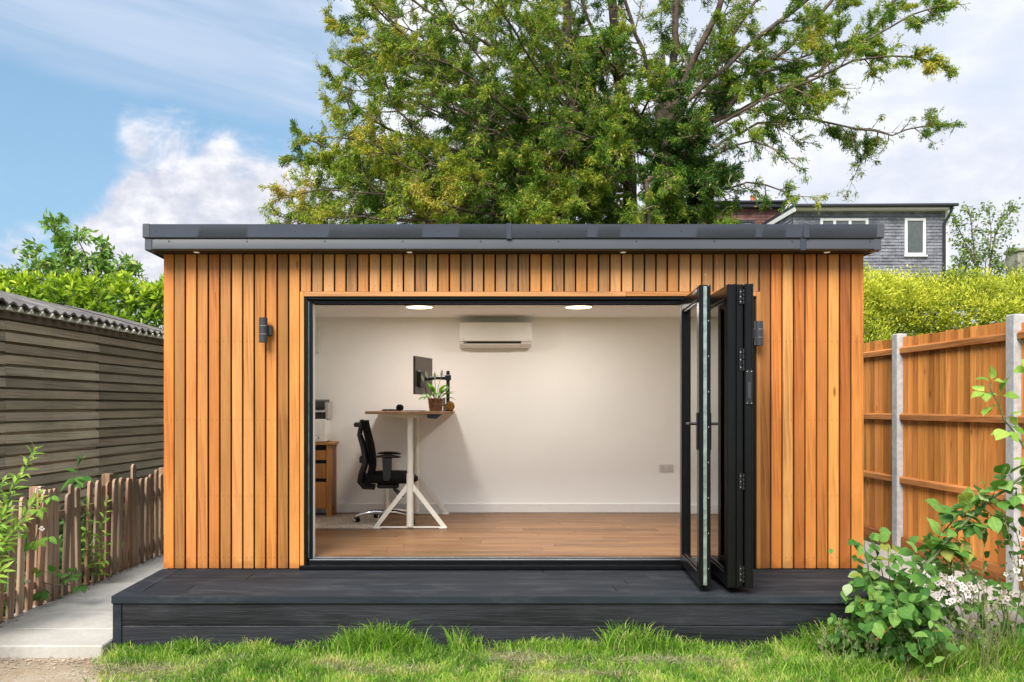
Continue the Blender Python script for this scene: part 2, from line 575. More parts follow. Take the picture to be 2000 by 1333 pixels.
M['paper'] = simple('white_card', (0.7, 0.69, 0.66), 0.7, var=0.03)
M['lens'] = simple('spot_lens', (0.85, 0.82, 0.75), 0.3, emit=((1.0, 0.9, 0.75), 0.06))
M['lit'] = simple('lit_diffuser', (0.9, 0.88, 0.85), 0.4, emit=((1.0, 0.83, 0.58), 0.9))
M['terracotta'] = simple('terracotta', (0.42, 0.11, 0.05), 0.8)
M['cream_pot'] = simple('cream_pot', (0.48, 0.38, 0.27), 0.8)
M['bark'] = simple('tree_bark', (0.085, 0.063, 0.048), 0.9, spec=0.15, var=0.5, nscale=9, bstr=0.6, bscale=30)
M['bark_grey'] = simple('grey_bark', (0.13, 0.105, 0.085), 0.9, spec=0.15, var=0.45, nscale=10, bstr=0.5, bscale=30)
M['twig'] = simple('dry_twig', (0.17, 0.125, 0.085), 0.9, spec=0.1, var=0.4, nscale=6)
M['cut_wood'] = simple('cut_wood', (0.48, 0.22, 0.09), 0.8)
M['stem_green'] = simple('green_stem', (0.10, 0.17, 0.045), 0.6, var=0.25)
M['cane'] = simple('bramble_cane', (0.085, 0.125, 0.045), 0.6, var=0.4)
M['petal'] = simple('white_petal', (0.62, 0.56, 0.545), 0.6, var=0.08)
M['stamen'] = simple('brown_stamen', (0.20, 0.15, 0.05), 0.7)
M['spathe'] = simple('white_spathe', (0.75, 0.74, 0.60), 0.5)
M['gutter'] = simple('dark_gutter', (0.030, 0.033, 0.042), 0.4)
M['upvc'] = simple('white_upvc', (0.78, 0.78, 0.78), 0.35, var=0.02)
M['socket'] = simple('socket_plastic', (0.60, 0.575, 0.56), 0.4, var=0.02)
M['sheet_end'] = simple('mossy_sheet_end', (0.55, 0.51, 0.40), 0.95, spec=0.1, var=0.45, nscale=25, bstr=0.5, bscale=60)
M['curtain'] = simple('pale_curtain', (0.62, 0.66, 0.67), 0.8, var=0.1, nscale=6)
M['stone_grey'] = simple('mossy_stone', (0.24, 0.24, 0.18), 0.9, var=0.4, nscale=6, bstr=0.5, bscale=20)
M['slate'] = simple('slate_tile', (0.185, 0.19, 0.22), 0.7, spec=0.3, var=0.3, nscale=3)
M['red_tile'] = simple('red_clay_tile', (0.19, 0.098, 0.085), 0.8, spec=0.2, var=0.35, nscale=3)

# window glass that mirrors the sky a little and lets the rest through
m, t, b = material('pane_glass')
M['glass'] = m
b.inputs['Base Color'].default_value = (1, 1, 1, 1)
b.inputs['Roughness'].default_value = 0.0
fr = t.n('ShaderNodeFresnel')
fr.inputs[0].default_value = 1.45
gl = t.n('ShaderNodeBsdfGlossy')
gl.inputs['Roughness'].default_value = 0.01
tp = t.n('ShaderNodeBsdfTransparent')
tp.inputs[0].default_value = (0.80, 0.82, 0.80, 1)
mx = t.n('ShaderNodeMixShader')
t.l(t.m('MULTIPLY', fr.outputs[0], 2.0, clamp=True), mx.inputs[0]); t.l(tp.outputs[0], mx.inputs[1]); t.l(gl.outputs[0], mx.inputs[2])
t.l(mx.outputs[0], [n for n in m.node_tree.nodes if n.type == 'OUTPUT_MATERIAL'][0].inputs[0])

# concrete of the path: pale, with dirt and leaf stains
m, t, b = material('path_concrete')
M['concrete'] = m
v, oi, tc = objvec(t)
n1 = t.noise(v, 2.2, 6, 0.65); n2 = t.noise(v, 38, 4, 0.6); n3 = t.noise(v, 7.0, 6, 0.7)
c = t.mix(t.mapr(n1, 0.3, 0.7), (0.46, 0.44, 0.40), (0.60, 0.58, 0.545))
c = t.mix(t.mapr(n2, 0.35, 0.75, 0.0, 0.25), c, (0.30, 0.28, 0.24))
c = t.mix(t.mapr(n3, 0.55, 0.75, 0.0, 0.55), c, (0.30, 0.265, 0.21))
t.l(c, b.inputs['Base Color']); b.inputs['Roughness'].default_value = 0.85; b.inputs['Specular IOR Level'].default_value = 0.2
bump(t, b, t.noise(v, 60, 5, 0.7), 0.25, 0.004)

# asbestos-cement sheet
m, t, b = material('cement_sheet')
M['cement'] = m
v, oi, tc = objvec(t)
n1 = t.noise(v, 3.0, 6, 0.7); n2 = t.noise(v, 30, 4, 0.7)
c = t.mix(t.mapr(n1, 0.3, 0.72), (0.085, 0.080, 0.082), (0.235, 0.220, 0.205))
c = t.mix(t.mapr(n2, 0.56, 0.76, 0.0, 0.55), c, (0.36, 0.33, 0.27))
t.l(c, b.inputs['Base Color']); b.inputs['Roughness'].default_value = 0.92; b.inputs['Specular IOR Level'].default_value = 0.15
bump(t, b, t.noise(v, 40, 5, 0.7), 0.5, 0.006)

# soil under the grass: straw, earth and moss
m, t, b = material('lawn_soil')
M['soil'] = m
tc = t.n('ShaderNodeTexCoord')
n1 = t.noise(tc.outputs['Object'], 1.6, 6, 0.6); n2 = t.noise(tc.outputs['Object'], 30, 5, 0.65)
c = t.mix(t.mapr(n1, 0.40, 0.62), (0.090, 0.140, 0.026), (0.20, 0.185, 0.075))
c = t.mix(t.mapr(n2, 0.35, 0.7, 0, 0.55), c, (0.33, 0.26, 0.14))
t.l(c, b.inputs['Base Color']); b.inputs['Roughness'].default_value = 0.95; b.inputs['Specular IOR Level'].default_value = 0.1
bump(t, b, n2, 0.6, 0.02)

# sandy bare earth by the path
m, t, b = material('sandy_earth')
M['sand'] = m
tc = t.n('ShaderNodeTexCoord')
n1 = t.noise(tc.outputs['Object'], 3.0, 6, 0.65); n2 = t.noise(tc.outputs['Object'], 55, 5, 0.7)
c = t.mix(t.mapr(n1, 0.35, 0.7), (0.36, 0.27, 0.185), (0.46, 0.39, 0.30))
c = t.mix(t.mapr(n2, 0.5, 0.75, 0, 0.6), c, (0.22, 0.15, 0.09))
t.l(c, b.inputs['Base Color']); b.inputs['Roughness'].default_value = 0.95; b.inputs['Specular IOR Level'].default_value = 0.1
bump(t, b, n2, 0.7, 0.015)

YEW = [(0.0, (0.026, 0.085, 0.018)), (0.30, (0.095, 0.215, 0.028)), (0.58, (0.265, 0.375, 0.038)), (0.82, (0.54, 0.49, 0.050)), (1.0, (0.72, 0.50, 0.19))]
LAUREL = [(0.0, (0.05, 0.13, 0.012)), (0.45, (0.20, 0.34, 0.02)), (0.8, (0.46, 0.60, 0.05)), (1.0, (0.60, 0.68, 0.08))]
CHERRY = [(0.0, (0.08, 0.20, 0.04)), (0.6, (0.22, 0.39, 0.075)), (1.0, (0.46, 0.54, 0.17))]
GOLD = [(0.0, (0.075, 0.125, 0.016)), (0.30, (0.27, 0.345, 0.035)), (0.65, (0.60, 0.64, 0.070)), (1.0, (0.80, 0.77, 0.12))]
GRASS = [(0.0, (0.065, 0.170, 0.018)), (0.35, (0.175, 0.370, 0.036)), (0.7, (0.38, 0.56, 0.080)), (0.88, (0.56, 0.56, 0.18)), (1.0, (0.70, 0.60, 0.34))]
BRAMBLE = [(0.0, (0.040, 0.130, 0.028)), (0.5, (0.115, 0.265, 0.052)), (0.85, (0.235, 0.405, 0.095)), (1.0, (0.46, 0.56, 0.32))]
FRESH = [(0.0, (0.1013, 0.247, 0.0375)), (0.5, (0.2295, 0.403, 0.0625)), (1.0, (0.432, 0.585, 0.125))]
M['yew'] = leafmat('yew_needles', YEW, 0.33, spec=0.25)
M['laurel'] = leafmat('laurel_leaf_mass', LAUREL, 0.3)
M['cherry'] = leafmat('cherry_leaf_mass', CHERRY, 0.3)
M['gold'] = leafmat('golden_conifer', GOLD, 0.3, spec=0.2)
M['grass'] = leafmat('grass_blade', GRASS, 0.35, spec=0.25)
M['sapling'] = leafmat('sapling_leaf', [(0, (0.09, 0.19, 0.04)), (1, (0.30, 0.40, 0.11))], 0.35)
M['bramble_mass'] = leafmat('bramble_leaf_mass', BRAMBLE, 0.35)
M['leaf'] = leafmat('single_leaf', None, 0.33, attr=False)
M['seed'] = leafmat('grass_seed_head', [(0, (0.26, 0.25, 0.12)), (1, (0.52, 0.49, 0.33))], 0.3)
M['pebble'] = simple('pebble', (0.45, 0.38, 0.30), 0.85, var=0.4, nscale=9)
M['litter'] = leafmat('dry_leaf_litter', [(0, (0.10, 0.05, 0.02)), (1, (0.40, 0.26, 0.12))], 0.15)

YEW_PER_M = 1000

# ---------------------------------------------------------------- ground
def sheet(name, x0, x1, y0, y1, z, mat):
    return struct(MB().box(x0, x1, y0, y1, z - 0.05, z).build(name, mat, origin=(0, 0, 0)))

g = MB()
g.add([(-400, -60, -0.012), (400, -60, -0.012), (400, 700, -0.012), (-400, 700, -0.012)], [(0, 1, 2, 3)])
ground = struct(g.build('ground', M['soil'], origin=(0, 0, 0)))

# bare sandy patch in front of the concrete path
P = []
for i in range(9):
    row = []
    for j in range(13):
        x, y = -3.75 + j * 0.17, 4.2 + i * 0.125
        e = 0.13 * mnoise.noise((x * 3, y * 3, 4))
        xx = x + (0.25 * (i / 8) if j > 9 else 0) + e * (j > 8)
        row.append((xx, y, -0.008 + 0.010 * math.sin(PI * i / 8) * math.sin(PI * j / 12) + (0.006 * mnoise.noise((x * 6, y * 6, 1)) if 0 < i < 8 and 0 < j < 12 else 0)))
    P.append(row)
struct(MB().grid(P).build('sandy_ground', M['sand'], smooth=60, origin=(0, 0, 0)))

# concrete path on the left, cast in bays
path = bpy.data.objects.new('concrete_path', None); COL.objects.link(path); WL[path] = Vector(); struct(path)
ys = [5.20, 5.60, 6.05, 6.50, 7.05, 7.65, 8.30, 9.00, 9.80, 10.8]
for y0, y1 in zip(ys, ys[1:]):
    MB().box(-3.34 + (y0 - 5.2) * 0.03, -2.312, y0 + 0.002, y1 - 0.002, -0.045, 0.070 + 0.002 * random.random(), 0.008).build('slab', M['concrete'], path)

# paved strip on the right between room and fence
side = bpy.data.objects.new('side_path', None); COL.objects.link(side); WL[side] = Vector(); struct(side)
y = 5.35
while y < 10.5:
    for k in range(3):
        x0 = 3.13 + k * 0.40
        MB().box(x0 + .003, x0 + .397, y + .003, y + .597, 0.0, 0.165 + random.uniform(-.003, .003), 0.006).build('slab', M['concrete'], side)
    y += 0.6

# ---------------------------------------------------------------- garden room
FY = 6.20                       # face of the cladding
XL, XR = -2.293, 3.051
NB = 61
PITCH = (XR - XL) / NB
ZD = 0.36                       # deck level
ZC = 2.765                      # top of the cladding under the soffit
OX0, OX1 = XL + 12 * PITCH, XL + 52 * PITCH
OZ = 2.478                      # top of the wooden reveal
room = thing('garden_room', 'flat roofed garden room clad in vertical cedar boards behind a black deck', 'garden room', (0.38, FY, ZD))

# dark membrane wall behind the open joints, inner lining, other outside walls
IX0, IX1, IY0, IY1, IZ0, IZ1 = -2.14, 2.90, 6.34, 8.87, 0.445, 2.572
mb = MB()
mb.box(XL + .012, OX0 + .02, FY + .028, FY + .06, ZD + .004, ZC)
mb.box(OX1 - .02, XR - .012, FY + .028, FY + .06, ZD + .004, ZC)
mb.box(OX0 + .02, OX1 - .02, FY + .028, FY + .06, OZ - .02, ZC)
mb.build('membrane', M['membrane'], room)
mb = MB()
mb.box(IX0 - .12, IX0, FY + .062, IY1 + .12, ZD - .3, IZ1)
mb.box(IX1, IX1 + .12, FY + .062, IY1 + .12, ZD - .3, IZ1)
mb.box(IX0, OX0 + .085, FY + .062, IY0, ZD - .3, IZ1)
mb.box(OX1 - .085, IX1, FY + .062, IY0, ZD - .3, IZ1)
mb.box(OX0 + .085, OX1 - .085, FY + .062, IY0, OZ - .085, IZ1)
mb.box(IX0, IX1, IY1, IY1 + .12, ZD - .3, IZ1)
mb.build('inner_wall', M['plaster'], room)
MB().box(IX0 - .12, IX1 + .12, FY + .062, IY1 + .12, IZ1, IZ1 + .10).build('ceiling', M['plaster'], room)
MB().box(IX0, IX1, IY1 - .016, IY1 - .001, IZ0 + .001, IZ0 + .10, .004).build('skirting', M['white_paint'], room)
MB().box(IX0 + .001, IX0 + .016, IY0, IY1 - .017, IZ0 + .001, IZ0 + .10, .004).build('skirting', M['white_paint'], room)
MB().box(IX1 - .016, IX1 - .001, IY0, IY1 - .017, IZ0 + .001, IZ0 + .10, .004).build('skirting', M['white_paint'], room)
# outer side and back walls
for x0, x1 in ((XL + .012, XL + .03), (XR - .03, XR - .012)):
    MB().box(x0, x1, FY + .062, IY1 + .16, 0.02, ZC).build('side_wall', M['membrane'], room)
MB().box(XL + .03, XR - .03, IY1 + .122, IY1 + .15, 0.02, ZC).build('rear_wall', M['membrane'], room)

# floor planks
MB().box(IX0, IX1, FY + .12, IY1, 0.20, IZ0 - .016).build('floor_base', M['membrane'], room)
pw = 0.178
yy = FY + 0.125
row = 0
while yy < IY1 - 0.02:
    y1 = min(yy + pw, IY1 - .017)
    x = IX0 + 0.002 - random.uniform(0, 1.1)
    while x < IX1 - .03:
        x1 = min(x + 1.26, IX1 - .002)
        a = max(x, IX0 + .002)
        if x1 - a > .05:
            t_ = random.uniform(.86, 1.10)
            MB().box(a + .0007, x1 - .0007, yy + .0007, y1 - .0007, IZ0 - .0155, IZ0, .0012).build('plank', M['floor_wood'], room, color=(t_, t_ * random.uniform(.96, 1.02), t_ * random.uniform(.92, 1.02)))
        x += 1.26
    yy += pw
    row += 1

# cedar boards: two lengths, alike boards share a mesh
BW = PITCH - 0.0125
long_h, short_h = ZC - (ZD + .006), ZC - OZ
def board_mesh(h, name):
    o = MB().box(-BW / 2, BW / 2, 0, 0.022, -h / 2, h / 2, .0025)
    me = bpy.data.meshes.new(name)
    me.from_pydata(o.v, [], o.f)
    me.materials.append(M['cedar'])
    return me
me_long, me_short = board_mesh(long_h, 'long_board'), board_mesh(short_h, 'short_board')
left_tones = [(1.18, .98, .78), (.78, .78, .72), (1.18, 1.04, .98), (1.02, .98, .96), (.96, .82, .70), (.84, .83, .80), (1.12, 1.14, 1.20), (1.06, 1.08, 1.10), (.98, .95, .78), (1.10, 1.0, .82), (.74, .74, .66), (1.18, 1.10, .98)]
right_tones = [(.60, .55, .50), (1.14, .90, .72), (1.28, 1.42, 1.60), (.86, .66, .50), (1.16, 1.0, .82), (.84, .70, .56), (1.28, 1.32, 1.22), (.70, .52, .42), (1.08, .96, .76)]
for i in range(NB):
    xc = XL + (i + .5) * PITCH - (0.004 if i else 0)
    full = i < 12 or i >= 52
    if i < 12: c = tuple(1 + (q - 1) * 1.35 for q in left_tones[i])
    elif i >= 52: c = right_tones[i - 52]
    else:
        k = random.random()
        u = random.uniform(.9, 1.1)
        c = (1.14 * u, 1.28 * u, 1.75 * u) if k < .42 else ((.80 * u, .90 * u, 1.18 * u) if k < .74 else (1.02 * u, 1.0 * u, 1.0 * u))
    z = ZC - (long_h if full else short_h) / 2
    link('board', me_long if full else me_short, (xc, FY + random.uniform(-.001, .0015), z), room, c)
# corner return board on the right
MB().box(XR - .0105, XR + .004, FY + .001, FY + .06, ZD + .006, ZC, .002).build('corner_board', M['cedar'], room, color=(1.1, 1.0, .85))
# nails
mb = MB()
for i in range(NB):
    xc = XL + (i + .5) * PITCH
    full = i < 12 or i >= 52
    zs = ([2.71, 2.10, 1.50, .92, .45] if full else [2.71, OZ + .045])
    for z in zs:
        for dx in ((0,) if not full else (-.02, .02)):
            mb.tube([(xc + dx, FY + .004, z), (xc + dx, FY - .0022, z)], .0024, 6)
struct(mb.build('nail_heads', M['nail'], room), 'stuff')

# wooden reveal round the opening
MB().box(OX0 - .004, OX0 + .026, FY - .006, FY + .075, ZD + .006, OZ - .0005, .002).build('reveal_board', M['cedar'], room, color=(1.18, 1.2, 1.15))
MB().box(OX1 - .026, OX1 + .004, FY - .006, FY + .075, ZD + .006, OZ - .0005, .002).build('reveal_board', M['cedar'], room, color=(.9, .9, .85))
xj = W(1223, 570, FY).x
MB().box(OX0 + .027, xj - .001, FY - .006, FY + .075, OZ - .036, OZ - .0005, .002).build('lintel_board', M['cedar_x'], room, color=(1.0, 1.0, 1.0))
MB().box(xj + .001, OX1 - .027, FY - .005, FY + .075, OZ - .034, OZ - .0005, .002).build('lintel_board', M['cedar_x'], room, color=(.95, .86, .72))

# black door frame
fx0, fx1, fzt = OX0 + .027, OX1 - .027, OZ - .037
mb = MB()
mb.box(fx0, fx0 + .022, FY + .008, IY0 + .01, ZD + .004, fzt, .003)
mb.box(fx0 + .023, fx0 + .056, FY + .045, IY0 + .01, ZD + .004, fzt, .003)
mb.build('frame_jamb', M['black_alu'], room)
MB().box(fx0 + .024, fx0 + .031, FY + .036, FY + .046, ZD + .08, fzt - .03).build('seal_strip', M['strip'], room)
mb = MB()
mb.box(fx1 - .056, fx1, FY + .015, IY0 + .01, ZD + .004, fzt, .003)
mb.build('frame_jamb', M['black_alu'], room)
mb = MB()
mb.box(fx0 + .023, fx1 - .057, FY + .010, IY0 + .01, fzt - .022, fzt, .003)
mb.box(fx0 + .058, fx1 - .058, FY + .05, IY0 + .01, fzt - .048, fzt - .0225, .003)
mb.build('frame_head', M['black_alu'], room)
mb = MB()
mb.box(fx0 - .03, fx1 - .06, FY - .045, FY + .03, ZD + .004, ZD + .034, .004)
mb.box(fx0 + .023, fx1 - .057, FY + .031, IY0 - .07, ZD + .004, ZD + .060, .003)
mb.build('threshold', M['black_alu'], room)
MB().box(fx0 + .03, fx1 - .06, FY + .036, FY + .060, ZD + .0605, ZD + .068, .002).build('threshold_track', M['silver'], room)
MB().box(fx0 + .03, fx1 - .06, FY + .090, FY + .097, ZD + .0605, ZD + .078, .001).build('threshold_track', M['silver'], room)

# roof: two-tier anthracite edge trim
RY = 6.016
zb, zm, zt = 2.757, 2.847, 2.951
RX0, RX1 = -2.371, 3.112
MB().box(RX0 + .03, RX1 - .03, RY + .03, IY1 + .3, zb + .10, zt - .02).build('roof_deck', M['fascia2'], room)
xs = [RX0 + .012, W(1569, 0, RY).x, RX1 - .016]
def lower_prof(y0):
    return [(y0 + .012, zb + .004), (y0, zb + .014), (y0 + .002, zm - .012), (y0 + .006, zm + .004), (y0 + .02, zm + .004), (y0 + .02, zb + .004)]
def upper_prof(y0):
    return [(y0 - .008, zm + .001), (y0 - .012, zm + .006), (y0 - .0125, zt - .001), (y0 - .004, zt), (y0 + .02, zt), (y0 + .05, zt), (y0 + .05, zm + .006), (y0 + .003, zm + .006)]
for a, b_ in zip(xs, xs[1:]):
    MB().prism(lower_prof(RY), 'x', a, b_).build('lower_trim', M['fascia2'], room, smooth=40)
ux = [RX0 + .004, W(994, 0, RY).x, W(1574, 0, RY).x, RX1 - .004]
for a, b_ in zip(ux, ux[1:]):
    # the long trims are slightly wavy plastic
    n = 90
    pr = upper_prof(RY)
    vs, fs = [], []
    for i in range(n + 1):
        x = a + (b_ - a) * i / n
        wv = .0040 * mnoise.noise((x * 1.1, 0, 3)) + .0006 * mnoise.noise((x * 4, 1, 3))
        wz = .003 * mnoise.noise((x * .8, 5, 3))
        for q, (yy_, zz) in enumerate(pr):
            k = 1 if q in (1, 2) else 0
            vs.append((x, yy_ + wv * (1.0 if q == 1 else -.6 if q == 2 else 0), zz + wz * (q in (0, 1))))
    m_ = len(pr)
    for i in range(n):
        for k in range(m_):
            fs.append([i * m_ + k, i * m_ + (k + 1) % m_, (i + 1) * m_ + (k + 1) % m_, (i + 1) * m_ + k])
    fs += [list(range(m_))[::-1], [n * m_ + k for k in range(m_)]]
    MB().add(vs, fs).build('upper_trim', M['fascia'], room, smooth=40)
# joint covers and corner pieces
def cover(px, lo, hi, y0, wd):
    x = W(px, 0, RY).x
    MB().box(x - wd / 2, x + wd / 2, y0 - .004, y0 + .05, lo, hi, .003).build('joint_cover', M['fascia'], room)
cover(994, zm - .008, zt + .003, RY - .013, .040)
cover(1574, zm + .001, zt + .003, RY - .013, .044)
cover(1569, zb, zm, RY - .002, .044)
for x0, x1, xa, xb in ((RX0, RX0 + .056, RX0 + .012, RX0 + .068), (RX1 - .056, RX1, RX1 - .072, RX1 - .016)):
    MB().box(x0, x1, RY - .017, RY + .10, zm + .001, zt + .003, .006).build('corner_cap', M['fascia2'], room)
    MB().box(xa, xb, RY - .005, RY + .10, zb + .001, zm - .0005, .006).build('corner_cap', M['fascia2'], room)
# side trims and soffit
for xa, xb in ((RX0 + .012, RX0 + .026), (RX1 - .03, RX1 - .016)):
    MB().box(xa, xb, RY + .101, IY1 + .3, zb + .004, zm).build('side_trim', M['fascia2'], room)
for xa, xb in ((RX0 + .002, RX0 + .03), (RX1 - .03, RX1 - .002)):
    MB().box(xa, xb, RY + .101, IY1 + .3, zm + .001, zt).build('side_trim', M['fascia'], room)
MB().box(RX0 + .03, RX1 - .03, RY + .022, IY1 + .28, ZC + .001, ZC + .03).build('soffit_board', M['soffit_wood'], room)
MB().prism([(RY + .022, zb + .006), (RY + .032, zb + .006), (RY + .032, ZC + .0005), (RY + .022, ZC + .0005)], 'x', RX0 + .03, RX1 - .032).build('soffit_lip', M['soffit_wood'], room)
# screws in the trims
mb = MB()
x = RX0 + .10
while x < RX1 - .08:
    if all(abs(x - q) > .03 for q in ux):
        mb.tube([(x, RY - .010, zt - .052), (x, RY - .0165, zt - .052)], [.0058, .004], 8)
    x += .366 if random.random() < .8 else .33
x = RX0 + .19
while x < RX1 - .1:
    mb.tube([(x, RY + .003, zm - .020), (x, RY - .0045, zm - .020)], [.0058, .004], 8)
    x += .577
struct(mb.build('trim_screws', M['screw'], room, smooth=30), 'stuff')

# ---------------------------------------------------------------- folded door leaves (parts of the room)
def leaf(x_far, x_near, y_far, y_near, th, glass=True):
    """one glazed leaf standing out from the opening; its visible face looks towards -X"""
    far, near = Vector((x_far, y_far, 0)), Vector((x_near, y_near, 0))
    u = (near - far); wd = u.length; u.normalize()
    nrm = Vector((-u.y, u.x, 0))          # right hand side; thickness goes to +X
    if nrm.x < 0: nrm = -nrm
    X = Matrix(((u.x, nrm.x, 0, far.x), (u.y, nrm.y, 0, far.y), (0, 0, 1, 0), (0, 0, 0, 1)))
    z0, z1 = ZD + .046, OZ - .068
    st, rl = .082, .085
    mb = MB(X)
    mb.box(0, st, 0, th, z0, z1, .004)
    mb.box(wd - st, wd, 0, th, z0, z1, .004)
    mb.box(st - .001, wd - st + .001, .002, th - .002, z0 + .001, z0 + rl, .003)
    mb.box(st - .001, wd - st + .001, .002, th - .002, z1 - rl, z1 - .001, .003)
    # glazing beads
    for a, b_, c_, d_ in ((st, st + .016, z0 + rl, z1 - rl), (wd - st - .016, wd - st, z0 + rl, z1 - rl)):
        mb.box(a, b_, .016, th - .016, c_, d_, .003)
    for c_, d_ in ((z0 + rl, z0 + rl + .016), (z1 - rl - .016, z1 - rl)):
        mb.box(st + .016, wd - st - .016, .016, th - .016, c_, d_, .003)
    # raised lips along the closing edge
    mb.box(wd, wd + .006, .004, .012, z0, z1)
    mb.box(wd, wd + .006, th - .012, th - .004, z0, z1)
    o = mb.build('door_leaf', M['black_alu'], room)
    MB(X).box(st + .014, wd - st - .014, th / 2 - .004, th / 2 + .004, z0 + rl + .014, z1 - rl - .014).build('pane', M['glass'], o)
    return o, X, wd, z0, z1

L1, X1, w1, z0, z1 = leaf(1.652, 1.566, 6.20, 5.40, .076)
MB(X1).box(w1 + .001, w1 + .005, .028, .050, z0 + .01, z1 - .01).build('edge_strip', M['strip'], L1)
mb = MB(X1)
for k in range(9):
    z = z0 + .12 + k * .235
    mb.tube([(w1, .062, z), (w1 + .004, .062, z)], .005, 8)
    mb.tube([(w1 + .004, .041, z + .07), (w1 + .0065, .041, z + .07)], .004, 8)
struct(mb.build('edge_screws', M['silver'], L1), 'stuff')
hz = W(0, 828, 5.45).z
for s_, yb in ((-1, 0.0), (1, .076)):
    mb = MB(X1)
    mb.box(w1 - .058, w1 - .026, yb, yb + s_ * .010, hz - .175, hz + .075, .004)
    mb.build('handle_plate', M['black_plastic'], L1)
    mb = MB(X1)
    mb.tube([(w1 - .042, yb + s_ * .008, hz), (w1 - .042, yb + s_ * .050, hz)], .010, 10)
    mb.tube([(w1 - .042, yb + s_ * .048, hz), (w1 - .055, yb + s_ * .052, hz), (w1 - .165, yb + s_ * .050, hz - .002)], [.010, .0095, .009], 10)
    mb.build('handle', M['black_plastic'], L1, smooth=40)
# a little closing catch on the head rail
MB(X1).box(w1 - .16, w1 - .05, -.016, -.0005, z1 - .045, z1 - .022, .003).build('catch', M['silver'], L1)

L2, X2, w2, _, _ = leaf(1.806, 1.742, 6.17, 5.365, .056)
L3, X3, w3, _, _ = leaf(1.868, 1.803, 6.17, 5.375, .046)
L4, X4, w4, _, _ = leaf(1.919, 1.853, 6.17, 5.350, .056)
def hinge(zc, h):
    mb = MB()
    y = 5.372
    for dx, wd in ((-.026, .018), (.008, .018)):
        mb.box(1.846 + dx, 1.846 + dx + wd, y - .012, y - .004, zc - h / 2, zc + h / 2, .002)
    for k in range(4):
        a = zc - h / 2 + k * h / 4
        mb.tube([(1.846, y - .018, a + .003), (1.846, y - .018, a + h / 4 - .003)], .008, 10)
    o = mb.build('hinge', M['black_plastic'], room, smooth=40)
    mb = MB()
    for k in range(3):
        for dx in (-.018, .018):
            z = zc - h / 2 + h * (k + .5) / 3
            mb.tube([(1.846 + dx - .0, y - .012, z), (1.846 + dx, y - .0145, z)], .0045, 8)
    struct(mb.build('hinge_screws', M['silver'], o), 'stuff')
for py, h in ((580, .10), (703, .15), (941, .11), (1122, .11)):
    hinge(W(0, py, 5.36).z, h)
# flush handle on the outermost leaf
zc = W(0, 757, 5.35).z
mb = MB(X4)
mb.box(w4 + .001, w4 + .012, .004, .048, zc - .115, zc + .115, .004)
o = mb.build('flush_handle', M['black_plastic'], L4)
mb = MB(X4)
for dz in (-.104, .104):
    for dv in (.012, .040):
        mb.tube([(w4 + .012, dv, zc + dz), (w4 + .0145, dv, zc + dz)], .004, 8)
struct(mb.build('handle_screws', M['silver'], o), 'stuff')
MB(X4).box(w4 + .012, w4 + .016, .016, .036, zc - .075, zc + .035, .002).build('handle_grip', M['lamp_grey'], o)

# ---------------------------------------------------------------- deck
deck = thing('black_deck', 'low black composite deck with picture frame border in front of the cedar room', 'deck', (0.38, 5.75, 0))
DX0, DX1, DY0 = -2.309, 3.07, 5.33
def dc():
    u = random.uniform(.85, 1.18)
    return (u, u, u * 1.01)
yb = DY0 + .147
nb = 4
bw = (FY + .02 - yb) / nb
joint = [W(395, 0, 5.8).x, 1.15, W(470, 0, 5.7).x, 0.6]
for k in range(nb):
    y0, y1 = yb + k * bw + .002, yb + (k + 1) * bw - .002
    xs = [DX0 + .150, joint[k] if k % 2 == 0 else joint[k], DX1 - .150]
    xs = [xs[0], xs[1], xs[1] + 2.9, xs[2]] if xs[1] < 0 else xs
    for a, b_ in zip(xs, xs[1:]):
        MB().box(a + .0015, b_ - .0015, y0, y1, ZD - .03, ZD + random.uniform(-.001, .0005), .003).build('deck_board', M['deck'], deck, color=dc())
MB().box(DX0 + .001, DX0 + .1485, DY0 + .147, FY + .02, ZD - .03, ZD, .003).build('border_board', M['deck_y'], deck, color=dc())
MB().box(DX1 - .1485, DX1 - .001, DY0 + .147, FY + .02, ZD - .03, ZD, .003).build('border_board', M['deck_y'], deck, color=dc())
xj = 1.02
for a, b_ in ((DX0, DX1),):
    MB().box(a + (0 if a == DX0 else .001), b_ - .001, DY0 - .004, DY0 + .1455, ZD - .052, ZD + .0005, .004).build('front_border', M['deck'], deck, color=(1.05, 1.05, 1.06))
for z0_, z1_ in ((.162, .306), (.010, .158)):
    for a, b_ in ((DX0 + .062, DX1 - .062),):
        MB().box(a + .001, b_ - .001, DY0 + .016, DY0 + .036, z0_, z1_, .003).build('skirt_board', M['skirt'], deck, color=(.92, .90, .98))
for x0 in (DX0 + .004, DX1 - .062):
    MB().box(x0, x0 + .058, DY0 + .008, DY0 + .040, -.03, .3065, .003).build('corner_post', M['deck_y'], deck, color=(1.1, 1.1, 1.15))
for x0 in (DX0 + .006, DX1 - .026):
    for z0_, z1_ in ((.162, .306), (.010, .158)):
        MB().box(x0, x0 + .020, DY0 + .041, FY + .02, z0_, z1_, .003).build('skirt_board', M['deck_y'], deck, color=(.92, .90, .98))

